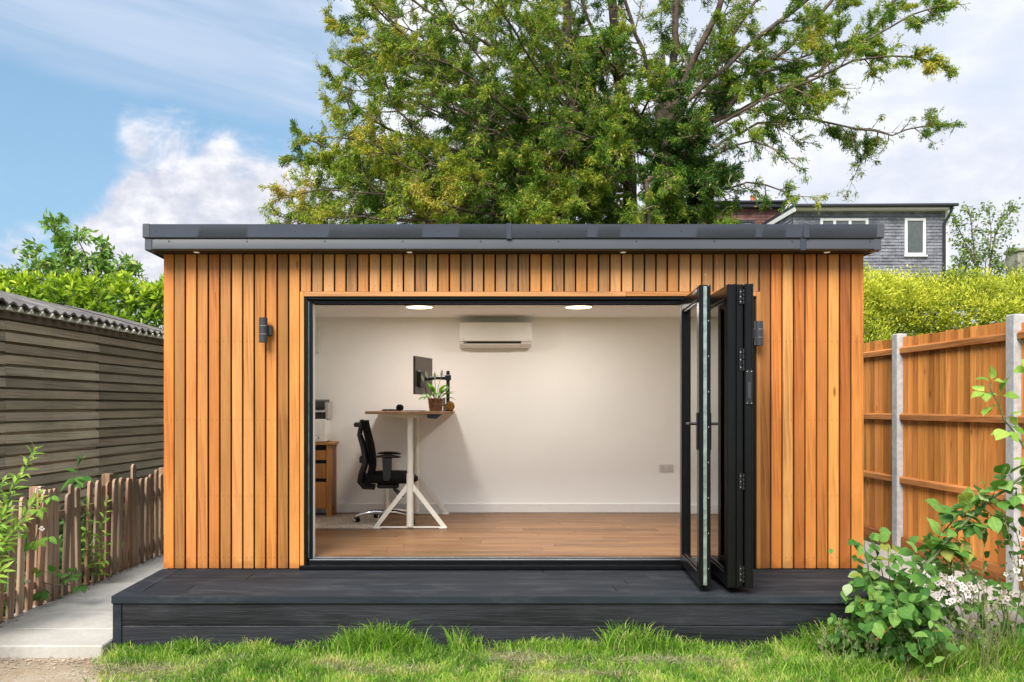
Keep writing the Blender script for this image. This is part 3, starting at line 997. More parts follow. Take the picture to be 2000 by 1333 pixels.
# ---------------------------------------------------------------- wall lamps, soffit spots, ceiling lights
def wall_lamp(px, pyt, pyb, s_, label):
    c = W(px, (pyt + pyb) / 2, FY - .07)
    h = (pyb - pyt) / FPX * (FY - .07)
    r = .0315
    t = thing('wall_lamp', label, 'wall lamp', (c.x, FY, c.z), group='up and down lamps on the cedar wall')
    MB().box(c.x + s_ * .012, c.x + s_ * .058, FY - .045, FY - .001, c.z - .040, c.z + .040, .006).build('bracket', M['lamp_grey'], t)
    y = FY - .068
    mb = MB()
    mb.lathe([(r * .85, -h / 2 + .004), (r, -h / 2), (r, -h / 6 - .002)], 28, (c.x, y, c.z))
    mb.lathe([(r, -h / 6 + .001), (r, h / 6 - .001)], 28, (c.x, y, c.z))
    mb.lathe([(r, h / 6 + .002), (r, h / 2), (r * .85, h / 2 - .004)], 28, (c.x, y, c.z))
    mb.build('tube_body', M['lamp_grey'], t, smooth=40)
    for q in (-1, 1):
        MB().lathe([(r * .975, q * h / 6 - .0025), (r * .975, q * h / 6 + .0025)], 28, (c.x, y, c.z)).build('ring', M['silver'], t, smooth=40)
wall_lamp(514, 621, 669, 1, 'grey tube lamp alone on the boards left of the opening')
wall_lamp(1482, 628, 675, -1, 'grey tube lamp half hidden beside the folded doors')
for px, lb in ((384, 'small round soffit spotlight above the boards left of the opening'), (800, 'small round soffit spotlight above the desk side of the opening'), (1217, 'small round soffit spotlight above the right half of the opening'), (1615, 'small round soffit spotlight above the boards beyond the folded doors')):
    c = W(px, 494, 6.10)
    t = thing('soffit_spotlight', lb, 'spotlight', (c.x, 6.10, ZC), group='spotlights under the roof edge')
    MB().lathe([(.030, 0), (.030, -.004), (.022, -.006)], 24, (c.x, 6.10, ZC)).build('rim', M['chrome'], t, smooth=30)
    MB().lathe([(.021, -.004), (.020, -.008)], 24, (c.x, 6.10, ZC)).build('lens', M['lens'], t, smooth=30)
LAMP_W = 4.6
for px, lb in ((819, 'round lit ceiling light above the desk'), (1130, 'round lit ceiling light nearer the folded doors')):
    c = W(px, 597, 7.79)
    t = thing('ceiling_light', lb, 'ceiling light', (c.x, 7.79, IZ1), group='ceiling lights in the room')
    MB().lathe([(.142, -.0005), (.142, -.014), (.129, -.019), (.126, -.019)], 40, (c.x, 7.79, IZ1)).build('rim', M['white_plastic'], t, smooth=30)
    MB().lathe([(.1255, -.012), (.1255, -.0195), (.10, -.023), (.05, -.0245)], 40, (c.x, 7.79, IZ1)).build('diffuser', M['lit'], t, smooth=30)
    ll = bpy.data.lights.new('ceiling_lamp', 'AREA')
    ll.shape = 'DISK'; ll.size = .235; ll.energy = LAMP_W; ll.color = (1.0, .925, .83)
    lo = bpy.data.objects.new('lamp_light', ll); COL.objects.link(lo); lo.parent = t; lo.location = (0, 0, -.026)

# ---------------------------------------------------------------- things in the room
FZ = IZ0
# standing desk: long side runs away from the opening
DYN, DYF = 7.52, 8.84
dz = W(0, 803.5, DYN).z
desk = thing('standing_desk', 'height adjustable desk with thin wooden top on off white splayed trestle legs', 'desk', (-.5, 8.2, FZ))
dx0, dx1 = W(713, 0, DYN).x, W(886, 0, DYN).x
MB().box(dx0, dx1, DYN, DYF, dz - .028, dz, .003).build('tabletop', M['desk_top'], desk)
for y in (7.70, 8.70):
    x = -.505
    mb = MB()
    mb.tube([(x, y, FZ + .02), (x, y, FZ + .52)], .034, 16)
    mb.build('leg_sleeve', M['desk_metal'], desk, smooth=40)
    MB().tube([(x, y, FZ + .521), (x, y, dz - .05)], .0275, 16).build('leg_column', M['desk_metal'], desk, smooth=40)
    for s_ in (-1, 1):
        mb = MB()
        mb.prism([(x + s_ * .030, FZ + .36), (x + s_ * .030, FZ + .43), (x + s_ * .345, FZ + .022), (x + s_ * .295, FZ + .022)], 'y', y - .019, y + .019)
        mb.box(x + s_ * .275, x + s_ * .350, y - .026, y + .026, FZ, FZ + .022, .006)
        mb.build('foot', M['desk_metal'], desk)
    MB().box(x - .28, x + .28, y - .012, y + .012, FZ + .006, FZ + .022, .003).build('floor_bar', M['desk_metal'], desk)
    prof = [(x - .175, dz - .0285), (x + .175, dz - .0285), (x + .15, dz - .046), (x + .09, dz - .062), (x - .09, dz - .062), (x - .15, dz - .046)]
    MB().prism(prof, 'y', y - .035, y + .035).build('bracket', M['desk_metal'], desk, smooth=30)
MB().box(-.56, -.45, 7.74, 8.66, dz - .060, dz - .030, .006).build('cross_beam', M['desk_metal'], desk)
xa = W(834, 0, 7.6).x
MB().prism([(xa, dz - .0285), (xa + .14, dz - .0285), (xa + .085, dz - .073), (xa + .005, dz - .066)], 'y', 7.56, 7.80).build('control_box', M['black_plastic'], desk)

# monitor on a clamp arm
mon = thing('monitor', 'thin dark monitor seen from its back on a black clamp arm on the desk', 'monitor', (-.17, 7.85, dz))
pA, pB = W(809, 695, 7.72), W(843, 703, 8.19)
u = Vector((pB.x - pA.x, pB.y - pA.y, 0)); wd = u.length; u.normalize()
nrm = Vector((u.y, -u.x, 0))
if nrm.x < 0: nrm = -nrm
Z0 = W(0, 770.5, 7.72).z
Xm = Matrix(((u.x, nrm.x, 0, pA.x), (u.y, nrm.y, 0, pA.y), (0, 0, 1, 0), (0, 0, 0, 1)))
h = pA.z - Z0
MB(Xm).box(0, wd, -.012, .010, Z0, Z0 + h, .004).build('screen_case', M['dark_brown'], mon)
MB(Xm).box(.008, wd - .008, -.0135, -.0121, Z0 + .012, Z0 + h - .008).build('screen', M['black_plastic'], mon)
MB(Xm).box(wd * .12, wd * .42, .0105, .045, Z0 + .07, Z0 + h * .62, .008).build('rear_housing', M['black_plastic'], mon)
pole = W(875, 0, 7.86)
MB().tube([(pole.x, 7.86, dz + .002), (pole.x, 7.86, W(0, 725, 7.86).z)], .017, 14).build('pole', M['black_plastic'], mon, smooth=40)
za = W(0, 738, 7.86).z
ctr = Xm @ Vector((wd * .45, .045, za))
MB().tube([(pole.x + .03, 7.86, za), (pole.x - .02, 7.86, za), (ctr.x + .10, ctr.y - .05, za), (ctr.x, ctr.y, za - .01)], [.026, .024, .018, .020], 12).build('arm', M['black_plastic'], mon, smooth=40)
MB().box(pole.x - .028, pole.x + .028, 7.83, 7.89, za - .028, za + .026, .008).build('clamp', M['black_plastic'], mon)
MB().box(pole.x - .05, pole.x + .05, 7.81, 7.91, dz, dz + .014, .004).build('base_plate', M['black_plastic'], mon)
mb = MB()
mb.tube([(ctr.x - .02, ctr.y, za - .05), (ctr.x - .0, ctr.y - .02, za - .17), (ctr.x + .03, ctr.y - .03, za - .22), (ctr.x + .12, ctr.y - .02, dz + .10), (pole.x - .02, 7.84, dz + .02)], .005, 6)
mb.build('cable', M['black_plastic'], mon, smooth=60)

# peace lily in a woven pot
pc = W(851, 0, 7.66)
lily = thing('potted_plant', 'peace lily with white spathes in a brown woven pot on the desk corner', 'potted plant', (pc.x, 7.66, dz))
mb = MB()
prof = []
for k in range(12):
    z = .118 * k / 11
    prof.append((.053 + .018 * k / 11 + (.0022 if k % 2 else -.0012), z + .001))
prof += [(.067, .120), (.062, .112), (.060, .095)]
mb.lathe(prof, 36, (pc.x, 7.66, dz))
# rope courses wound round the pot
for k in range(9):
    z = .008 + k * .0128
    r = .0545 + .018 * z / .118
    pts = [(pc.x + (r + .0012 * (-1) ** i) * math.cos(2 * PI * i / 36), 7.66 + (r + .0012 * (-1) ** i) * math.sin(2 * PI * i / 36), dz + z + .0022 * math.sin(i * 2.1)) for i in range(37)]
    mb.tube(pts, .0046, 5, caps=False)
mb.build('woven_pot', M['wicker'], lily, smooth=50)
MB().lathe([(.0595, .096), (.0595, .100), (.03, .103)], 20, (pc.x, 7.66, dz)).build('soil', M['bark'], lily)


def leaf_mesh(name, widths, fold=0.18, bend=0.25, serr=0.0, mat=None, wave=0.0):
    """unit leaf along +Y, normal +Z; widths are half widths at equal steps"""
    n = len(widths)
    vs, fs = [], []
    for i, wd in enumerate(widths):
        t_ = i / (n - 1)
        z = -bend * t_ * t_
        y = t_ * (1 - bend * bend * t_ * .4)
        sw = serr * (1 if i % 2 else -1) * (0 < i < n - 1)
        wz = wave * math.sin(t_ * 9)
        vs += [(-wd, y + sw, z + fold * wd + wz), (0, y, z), (wd, y + sw, z + fold * wd - wz)]
        if i:
            a = (i - 1) * 3
            fs += [(a, a + 1, a + 4, a + 3), (a + 1, a + 2, a + 5, a + 4)]
    me = bpy.data.meshes.new(name)
    me.from_pydata(vs, [], fs)
    me.shade_smooth()
    me.materials.append(mat or M['leaf'])
    return me


def place(me, name, parent, pos, d, up, size, color, wscale=1.0):
    d = Vector(d).normalized()
    up = Vector(up)
    x = d.cross(up)
    if x.length < 1e-4: x = d.orthogonal()
    x.normalize()
    z = x.cross(d)
    R = Matrix(((x.x, d.x, z.x), (x.y, d.y, z.y), (x.z, d.z, z.z)))
    o = bpy.data.objects.new(name, me)
    COL.objects.link(o)
    o.parent = parent
    o.rotation_mode = 'QUATERNION'
    o.rotation_quaternion = R.to_quaternion()
    o.scale = (size * wscale, size, size)
    o.location = Vector(pos) - WL[parent]
    if name == 'leaf' and random.random() < .05:
        color = tuple(.55 * q + .45 * w_ for q, w_ in zip(color, (.48, .36, .07)))   # a yellowing leaf here and there
    o.color = (*color, 1)
    WL[o] = Vector(pos)
    return o


LEAF_OVATE = [leaf_mesh('ovate_leaf', w_, fo, b, .016, wave=wv) for w_, fo, b, wv in (([.02, .15, .25, .305, .325, .31, .265, .195, .11, .005], .12, .12, .02), ([.02, .17, .28, .345, .365, .345, .29, .21, .12, .005], .2, .32, .03), ([.02, .13, .215, .265, .28, .265, .225, .165, .095, .005], .08, .5, .025), ([.02, .18, .30, .37, .39, .37, .31, .22, .12, .005], .3, .2, -.03))]
def bake(items, name, mat, parent):
    """many real leaf shapes joined into one mesh; items: (mesh, pos, dir, up, size, tint)"""
    Vs, Qs, Ts, o_ = [], [], [], 0
    cache = {}
    for me, p, dd, up, s_, ti in items:
        if me.name not in cache:
            v = np.empty(len(me.vertices) * 3, np.float32); me.vertices.foreach_get('co', v)
            q = np.array([list(f_.vertices) for f_ in me.polygons])
            cache[me.name] = (v.reshape(-1, 3), q)
        v, q = cache[me.name]
        dv = Vector(dd).normalized(); x = dv.cross(Vector(up))
        x = x.normalized() if x.length > 1e-4 else dv.orthogonal().normalized()
        z = x.cross(dv)
        Vs.append(v @ (np.array([list(x), list(dv), list(z)]) * s_) + np.array(list(p)))
        Qs.append(q + o_); Ts.append(np.full(len(q), ti)); o_ += len(v)
    o = np_mesh(name, np.concatenate(Vs), np.concatenate(Qs), mat, parent, np.concatenate(Ts))
    o.data.shade_smooth()
    return struct(o, 'stuff')

LEAF_LANCE = [leaf_mesh('lance_leaf', [.015, .09, .135, .15, .135, .10, .055, .004], .25, b) for b in (.1, .3, .5)]
LEAF_LAUREL = [leaf_mesh('laurel_leaf', [.02, .12, .18, .205, .20, .15, .01], .22, b) for b in (.08, .22, .4)]
LEAF_BIG = [leaf_mesh('broad_leaf', [.02, .14, .21, .235, .22, .16, .08, .005], .2, b) for b in (.25, .5)]
LEAF_LILY = leaf_mesh('lily_leaf', [.02, .08, .15, .165, .14, .08, .004], .3, .45)
SPATHE = leaf_mesh('spathe', [.01, .10, .16, .15, .09, .004], .9, -.1, mat=M['spathe'])

r0 = random.Random(3)
mb = MB()
for k in range(20):
    a = r0.uniform(0, 2 * PI)
    e = r0.uniform(.35, 1.2)
    b0 = Vector((pc.x + .02 * math.cos(a), 7.66 + .02 * math.sin(a), dz + .098))
    d = Vector((math.cos(a) * math.cos(e), math.sin(a) * math.cos(e), math.sin(e)))
    L = r0.uniform(.04, .09)
    p1 = b0 + d * L
    mb.tube([b0, p1], .0022, 5)
    place(LEAF_LILY, 'leaf', lily, p1, d + Vector((0, 0, -.15)), (0, 0, 1), r0.uniform(.10, .15), rampcol(BRAMBLE, r0.uniform(.1, .75)))
for px, py in ((823, 735), (831, 728), (849, 730), (864, 726), (875, 757)):
    tip = W(px, py, 7.64 + r0.uniform(-.05, .05))
    b0 = Vector((pc.x, 7.66, dz + .10))
    base = tip - Vector((tip.x - b0.x, 0, .30)).normalized() * .06
    mb.tube([b0, (b0 + base) / 2 + Vector((0, 0, .03)), base], .0025, 5)
    d = (tip - base) + Vector((0, 0, .02))
    place(SPATHE, 'flower', lily, base, d, (0, -1, .2), .078, (1, 1, 1))
mb.build('stems', M['stem_green'], lily)

# book and ball of twine
bx = W(866, 0, 7.78)
bk = thing('book', 'blue and white booklet standing behind the woven pot', 'book', (bx.x, 7.80, dz))
MB().box(bx.x - .001, bx.x + .003, 7.74, 7.90, dz + .001, dz + .128).build('cover', M['book_blue'], bk)
MB().box(bx.x + .0035, bx.x + .013, 7.742, 7.90, dz + .001, dz + .126).build('pages', M['paper'], bk)
MB().box(bx.x + .0135, bx.x + .017, 7.74, 7.90, dz + .001, dz + .128).build('cover', M['book_blue'], bk)
tw = W(879, 0, 7.64)
mb = MB()
for k in range(22):
    a, c_ = Vector((r0.gauss(0, 1), r0.gauss(0, 1), r0.gauss(0, 1))).normalized(), None
    b_ = a.orthogonal().normalized()
    c_ = a.cross(b_)
    R_ = .043 * r0.uniform(.86, 1.0)
    pts = [Vector((tw.x, 7.64, dz + .048)) + (b_ * math.cos(q) + c_ * math.sin(q)) * R_ + a * .012 * math.sin(q * 2) for q in [i * 2 * PI / 18 for i in range(19)]]
    mb.tube(pts, .0038, 5, caps=False)
tag(mb.build('twine_ball', M['twine'], smooth=60), 'loose ball of yellow twine on the desk end beside the woven pot', 'twine')
# keyboard and headphones
k0, k1 = W(747, 0, 7.8).x, W(806, 0, 7.8).x
kb = thing('keyboard', 'flat black keyboard lying on the desk', 'keyboard', ((k0 + k1) / 2, 8.0, dz))
MB().box(k0, k1 - .14, 7.72, 8.15, dz + .001, dz + .013, .003).build('case', M['black_plastic'], kb)
mb = MB()
for i in range(5):
    for j in range(14):
        mb.box(k0 + .010 + i * .022, k0 + .028 + i * .022, 7.735 + j * .029, 7.735 + j * .029 + .024, dz + .0131, dz + .018)
struct(mb.build('keys', M['lamp_grey'], kb), 'stuff')
tag(MB().box(k1 - .10, k1 + .10, 7.75, 8.30, dz + .0008, dz + .004).build('desk_mat', M['black_fabric']), 'thin black desk mat beside the keyboard', 'mat')
hx = W(782, 0, 7.66)
hp = thing('headphones', 'black headphones lying on the near edge of the desk', 'headphones', (hx.x, 7.66, dz))
pts = [Vector((hx.x - .055 + .07 * math.cos(q) * .9, 7.66 + .075 * math.sin(q), dz + .010)) for q in [PI * .5 + i * PI / 12 for i in range(13)]]
MB().tube(pts, .008, 8).build('headband', M['black_plastic'], hp, smooth=60)
for s_ in (-1, 1):
    q = MB(Matrix.Translation((hx.x - .005, 7.66 + s_ * .062, dz + .032)) @ Matrix.Rotation(s_ * 1.25, 4, 'X'))
    q.lathe([(.018, -.016), (.030, -.012), (.032, 0), (.030, .012), (.02, .016)], 18)
    q.build('ear_cup', M['black_fabric'], hp, smooth=40)

# office chair facing the desk
ch = thing('office_chair', 'black mesh office chair with armrests and chrome star base', 'office chair', (-.765, 8.14, FZ), rotz=math.radians(4))
def prof_sheet(center, half_w, thick, wrap, n=12):
    """padded back: profile (x,z) list, swept across y"""
    F, B = [], []
    for x, z, hw in center:
        F.append([]); B.append([])
        for j in range(n + 1):
            v = j / n * 2 - 1
            e = 1 - abs(v) ** 5
            xx = x + wrap * v * v
            F[-1].append((xx + thick * .5 * e, v * hw, z))
            B[-1].append((xx - thick * .5 * e, v * hw, z))
    return F, B
ctr_ = [(-.235, 1.02, .16), (-.236, 1.00, .19), (-.215, .90, .22), (-.185, .78, .235), (-.165, .66, .235), (-.160, .56, .225), (-.175, .48, .205), (-.19, .45, .17)]
F, B = prof_sheet(ctr_, 0, .045, .05)
mb = MB()
mb.grid(F); mb.grid([r[::-1] for r in B])
mb.build('backrest', M['black_fabric'], ch, smooth=60)
mb = MB()
for s_ in (-1, 1):
    mb.tube([(-.250, s_ * .155, 1.025), (-.272, s_ * .19, .88), (-.225, s_ * .21, .74), (-.205, s_ * .21, .62), (-.245, s_ * .19, .50), (-.260, s_ * .16, .42), (-.225, s_ * .13, .365), (-.12, s_ * .10, .352)], [.012, .016, .022, .026, .030, .030, .024, .02], 8)
mb.tube([(-.272, -.19, .88), (-.285, 0, .88), (-.272, .19, .88)], .012, 8)
mb.build('back_frame', M['black_plastic'], ch, smooth=60)
MB().box(-.325, -.262, -.11, .11, .955, 1.000, .012).build('headrest_bracket', M['black_plastic'], ch)
MB().box(-.268, -.225, -.15, .15, .60, .67, .014).build('lumbar_pad', M['black_plastic'], ch)
mb = MB()
secs = []
for t_ in range(11):
    u_ = t_ / 10
    x = -.215 + .525 * u_
    hw = .235 * (1 - .5 * abs(u_ - .45) ** 3) * (1 if t_ not in (0, 10) else .86)
    zt_ = .500 + .012 * math.sin(u_ * PI) - (.055 if t_ == 10 else .02 if t_ == 9 else 0) - (.02 if t_ == 0 else 0)
    zb_ = .405 - .012 * math.sin(u_ * PI) + (.022 if t_ == 10 else 0)
    ring = []
    for k in range(16):
        a = 2 * PI * k / 16
        cy_, cz_ = math.cos(a), math.sin(a)
        ring.append((x, hw * math.copysign(abs(cy_) ** .5, cy_), (zt_ + zb_) / 2 + (zt_ - zb_) / 2 * math.copysign(abs(cz_) ** .6, cz_)))
    secs.append(ring + [ring[0]])
mb.grid(secs)
mb.add(secs[0][:-1], [list(range(16))]); mb.add(secs[-1][:-1], [list(range(16))[::-1]])
mb.build('seat', M['black_fabric'], ch, smooth=60)
MB().box(-.10, .12, -.10, .10, .345, .395, .015).build('mechanism', M['black_plastic'], ch)
MB().tube([(.06, -.05, .36), (.08, -.19, .345), (.14, -.20, .30), (.15, -.20, .27)], [.012, .014, .026, .024], 10).build('lever', M['black_plastic'], ch, smooth=50)
for s_ in (-1, 1):
    y = s_ * .285
    mb = MB()
    pts_ = []
    for t_ in range(9):
        u_ = t_ / 8
        pts_.append((-.105 + .24 * u_, y - s_ * .012 * math.sin(u_ * PI), .672 + .016 * math.sin(u_ * PI) - .01 * u_))
    mb.tube(pts_, [.012, .024, .030, .033, .034, .033, .030, .024, .012], 12)
    M_ = Matrix.Scale(.42, 4, (0, 0, 1))
    mb.v = [Vector((p.x, p.y, .672 + (p.z - .672) * .48)) for p in mb.v]
    arm = mb.build('armrest', M['black_plastic'], ch, smooth=60)
    mb = MB()
    mb.prism([(-.030, .46), (.040, .46), (.045, .660), (-.040, .660)], 'y', y - .014, y + .014)
    mb.box(-.024, .030, min(y, s_ * .20), max(y, s_ * .20), .435, .462, .005)
    mb.build('arm_post', M['black_plastic'], ch)
MB().tube([(0, 0, .20), (0, 0, .345)], .0145, 14).build('gas_lift', M['chrome'], ch, smooth=40)
MB().tube([(0, 0, .075), (0, 0, .21)], .027, 16).build('lift_sleeve', M['chrome'], ch, smooth=40)
for k in range(5):
    a = math.radians(184 + 72 * k)
    c_, s_ = math.cos(a), math.sin(a)
    mb = MB()
    mb.tube([(0.02 * c_, .02 * s_, .100), (.12 * c_, .12 * s_, .108), (.24 * c_, .24 * s_, .088), (.305 * c_, .305 * s_, .068)], [.026, .023, .018, .016], 10)
    mb.build('base_leg', M['chrome'], ch, smooth=60)
    X = Matrix.Translation((.30 * c_, .30 * s_, .027)) @ Matrix.Rotation(a + .6, 4, 'Z') @ Matrix.Rotation(PI / 2, 4, 'Y')
    q = MB(X)
    for e in (-.016, .016):
        q.lathe([(.018, e - .009), (.027, e - .007), (.027, e + .007), (.018, e + .009)], 18)
    cas = q.build('caster', M['black_plastic'], ch, smooth=40)
    q = MB(X)
    for e in (-.0255, .0255):
        q.lathe([(.013, e - .0012), (.013, e + .0012)], 14)
    q.build('caster_hub', M['white_plastic'], cas, smooth=40)

# rug
rx1 = W(737, 0, 7.68).x
rug = MB()
P = [[(-2.05 + (rx1 + 2.05) * j / 30, 7.68 + .95 * i / 16, FZ + .007 + .0015 * mnoise.noise((j * .9, i * .9, 2))) for j in range(31)] for i in range(17)]
rug.grid(P)
rug.box(-2.05, rx1, 7.682, 8.628, FZ + .0005, FZ + .004)
mbf = rug.build('rug', M['rug'], smooth=60)
tag(mbf, 'pale woven flatweave rug under the office chair', 'rug')

# drawer chest
cx1 = W(647, 0, 8.49).x
cx0, cy0, cy1 = cx1 - .46, 8.48, 8.85
ctop = W(0, 865, 8.47).z
chest = thing('drawer_chest', 'oak drawer chest with cut out grips standing by the back wall', 'drawer chest', ((cx0 + cx1) / 2, 8.66, FZ))
MB().box(cx0 - .02, cx1 + .028, cy0 - .02, cy1, ctop - .024, ctop, .004).build('top', M['oak'], chest)
for x0 in (cx0, cx1 - .05):
    for y0 in (cy0, cy1 - .05):
        MB().box(x0, x0 + .05, y0, y0 + .05, FZ, ctop - .025, .002).build('leg', M['oak'], chest)
for x0 in (cx0 + .008, cx1 - .024):
    MB().box(x0, x0 + .016, cy0 + .051, cy1 - .051, FZ + .10, ctop - .025).build('side_panel', M['oak'], chest, color=(.62, .50, .46))
MB().box(cx0 + .051, cx1 - .051, cy0 + .03, cy1 - .06, FZ + .085, ctop - .026).build('carcass', M['membrane'], chest)
fz_ = [(W(0, 876, 8.48).z, W(0, 899, 8.48).z), (W(0, 902, 8.48).z, W(0, 935, 8.48).z), (W(0, 938, 8.48).z, W(0, 993, 8.48).z)]
for k, (a, b_) in enumerate(fz_):
    gx0, gx1 = cx0 + .14, cx1 - .055
    mb = MB()
    mb.box(cx0 + .053, cx1 - .053, cy0 + .004, cy0 + .022, b_, a - .022, .002)
    mb.box(cx0 + .053, cx0 + .16, cy0 + .004, cy0 + .022, a - .0219, a)
    mb.build('drawer', M['oak'], chest, color=[(.95, .86, .8), (.9, .84, .78), (1.0, .95, .86)][k])
MB().box(cx0 + .051, cx1 - .051, cy0 + .006, cy0 + .026, FZ + .085, fz_[2][1] - .004).build('bottom_rail', M['oak'], chest)

# printer
pr = thing('printer', 'white and black office printer on top of the oak drawer chest', 'printer', (cx1 - .25, 8.66, ctop))
px1 = W(637, 0, 8.50).x
zz = [ctop] + [W(0, y, 8.50).z for y in (819, 805.5, 801, 786)]
mb = MB()
mb.box(px1 - .40, px1, 8.50, 8.83, ctop + .004, zz[1], .010)
mb.build('body', M['white_plastic'], pr)
MB().box(px1 - .36, px1 - .055, 8.4955, 8.4995, ctop + .03, zz[1] - .03, .0015).build('paper_drawer', M['white_plastic'], pr)
MB().box(px1 - .36, px1 - .055, 8.4935, 8.4954, ctop + .075, ctop + .079).build('drawer_gap', M['grey_plastic'], pr)
MB().box(px1 - .082, px1 - .074, 8.493, 8.4953, ctop + .035, ctop + .06).build('level_window', M['black_plastic'], pr)
MB().box(px1 - .395, px1 - .01, 8.515, 8.82, zz[1] + .0005, zz[2], .003).build('output_slot', M['black_plastic'], pr)
MB().box(px1 - .02, px1 + .015, 8.53, 8.82, zz[1] + .0006, zz[4] - .003, .003).build('hinge_cover', M['grey_plastic'], pr)
MB().box(px1 - .41, px1 - .021, 8.49, 8.83, zz[2] + .0005, zz[3], .003).build('scanner_bed', M['white_plastic'], pr)
mb = MB()
mb.prism([(8.48, zz[3] + .0005), (8.83, zz[3] + .0005), (8.83, zz[4] + .03), (8.60, zz[4] + .01), (8.485, zz[3] + .03)], 'x', px1 - .41, px1 - .021)
mb.build('control_lid', M['black_plastic'], pr)

# air conditioner
ax0, ax1 = W(897.5, 0, 8.65).x, W(1039, 0, 8.65).x
az1, az0 = W(0, 628, 8.65).z, W(0, 678, 8.65).z
ac = thing('air_conditioner', 'white split air conditioner high on the back wall', 'air conditioner', ((ax0 + ax1) / 2, IY1, az0))
yb_ = IY1 - .002
prof = [(yb_, az0 + .02), (yb_, az1), (yb_ - .17, az1), (yb_ - .21, az1 - .012), (yb_ - .218, az1 - .04), (yb_ - .218, az0 + .062), (yb_ - .20, az0 + .058), (yb_ - .19, az0 + .035), (yb_ - .12, az0 + .004), (yb_ - .05, az0)]
MB().prism(prof, 'x', ax0, ax1).build('body', M['white_plastic'], ac, smooth=35)
MB().box(ax0 + .004, ax1 - .004, yb_ - .2235, yb_ - .2182, az0 + .064, az1 - .012, .002).build('front_panel', M['white_plastic'], ac)
MB().prism([(yb_ - .2045, az0 + .058), (yb_ - .199, az0 + .034), (yb_ - .150, az0 + .014), (yb_ - .150, az0 + .05)], 'x', ax0 + .045, ax1 - .115).build('outlet_slot', M['black_plastic'], ac)
MB().prism([(yb_ - .208, az0 + .036), (yb_ - .205, az0 + .028), (yb_ - .150, az0 + .006), (yb_ - .150, az0 + .0125)], 'x', ax0 + .045, ax1 - .115).build('vane', M['white_plastic'], ac)
MB().box(ax0 + .025, ax0 + .052, yb_ - .2243, yb_ - .2236, az0 + .078, az0 + .084).build('badge', M['grey_plastic'], ac)
MB().box(ax1 - .062, ax1 - .018, yb_ - .2243, yb_ - .2236, az0 + .078, az0 + .083).build('badge', M['grey_plastic'], ac)
MB().box(ax0 + .052, ax0 + .075, yb_ - .2050, yb_ - .2025, az0 + .046, az0 + .053).build('indicator', M['grey_plastic'], ac)

# socket and wall box
s0, s1 = W(1287, 922, IY1), W(1314, 907, IY1)
so = thing('wall_socket', 'white double power socket low on the back wall', 'socket', (s0.x, IY1, s0.z))
MB().box(s0.x, s1.x, IY1 - .011, IY1 - .0008, s0.z, s1.z, .004).build('face_plate', M['socket'], so)
wd = s1.x - s0.x
for k, q in enumerate((.26, .74)):
    x = s0.x + wd * q
    mb = MB()
    mb.box(x - .003, x + .003, IY1 - .0116, IY1 - .0111, s0.z + .046, s0.z + .056)
    for e in (-.011, .011):
        mb.box(x + e - .0035, x + e + .0035, IY1 - .0116, IY1 - .0111, s0.z + .024, s0.z + .029)
    mb.build('pin_holes', M['black_plastic'], so)
    MB().box(s0.x + wd * (.5 + (k - .5) * .14) - .006, s0.x + wd * (.5 + (k - .5) * .14) + .006, IY1 - .0135, IY1 - .0111, s0.z + .050, s0.z + .068, .002).build('switch', M['white_plastic'], so)
b0, b1 = W(596, 690, IY1), W(626, 643, IY1)
bx_ = thing('fuse_box', 'small white wall box near the ceiling above the printer', 'fuse box', ((b0.x + b1.x) / 2, IY1, b0.z))
MB().box(b0.x, b1.x, IY1 - .06, IY1 - .001, b0.z, b1.z, .006).build('case', M['white_plastic'], bx_)
MB().box(b0.x + .012, b1.x - .045, IY1 - .0645, IY1 - .0605, b0.z + .07, b1.z - .04, .003).build('cover', M['grey_plastic'], bx_)
MB().box(b1.x - .07, b1.x - .062, IY1 - .067, IY1 - .0647, b0.z + .105, b0.z + .112).build('latch', M['black_plastic'], bx_)

# ---------------------------------------------------------------- weathered shed on the left
SRZ = -math.atan(0.079)
shed = thing('shed', 'long weathered shed of dark overlapping boards under a corrugated cement roof', 'shed', (-4.5, 7.9, 0), rotz=SRZ)
MB().box(-2.4, -.035, -2.2, 4.25, 0, 2.60).build('inner_wall', M['membrane'], shed)
exp_ = .112
def shed_board(y0, y1, z, c, tilt=0):
    vs = []
    for y, dz_ in ((y0, 0), ((y0 + y1) / 2, random.uniform(-.003, .003)), (y1, tilt)):
        q_ = random.uniform(0, .004)
        vs += [(.018 + q_, y, z + dz_), (.010 + q_, y, z + .083 + dz_), (-.026, y, z + .090 + dz_), (-.026, y, z + .140 + dz_), (-.033, y, z + .140 + dz_), (-.033, y, z + .032 + dz_), (-.012, y, z + dz_)]
    fs = []
    for i in range(2):
        for k in range(7):
            fs.append([i * 7 + k, i * 7 + (k + 1) % 7, i * 7 + 7 + (k + 1) % 7, i * 7 + 7 + k][::-1])
    fs += [list(range(7)), list(range(14, 21))[::-1]]
    m_ = MB(); m_.add(vs, fs)
    m_.build('board', M['shed_wood'], shed, color=c)
for k in range(21):
    z = 2.47 - .112 * (k + 1)
    for (y0, y1, base) in ((-2.2, .05, 1.1), (.052, 1.79, 1.12), (1.793, 4.25, .72)):
        u_ = base * random.uniform(.78, 1.22) * (1 + .25 * (k > 8))
        shed_board(y0, y1, z + random.uniform(-.004, .004), (u_ * random.uniform(.97, 1.04), u_, u_ * random.uniform(.92, 1.0)), random.uniform(-.005, .005))
for y0, y1, u_ in ((-2.2, 1.80, .46), (1.803, 4.25, .40)):
    MB().box(.001, .024, y0, y1, 2.462, 2.592, .003).build('eaves_board', M['shed_wood'], shed, color=(u_, u_ * .95, u_ * .93))
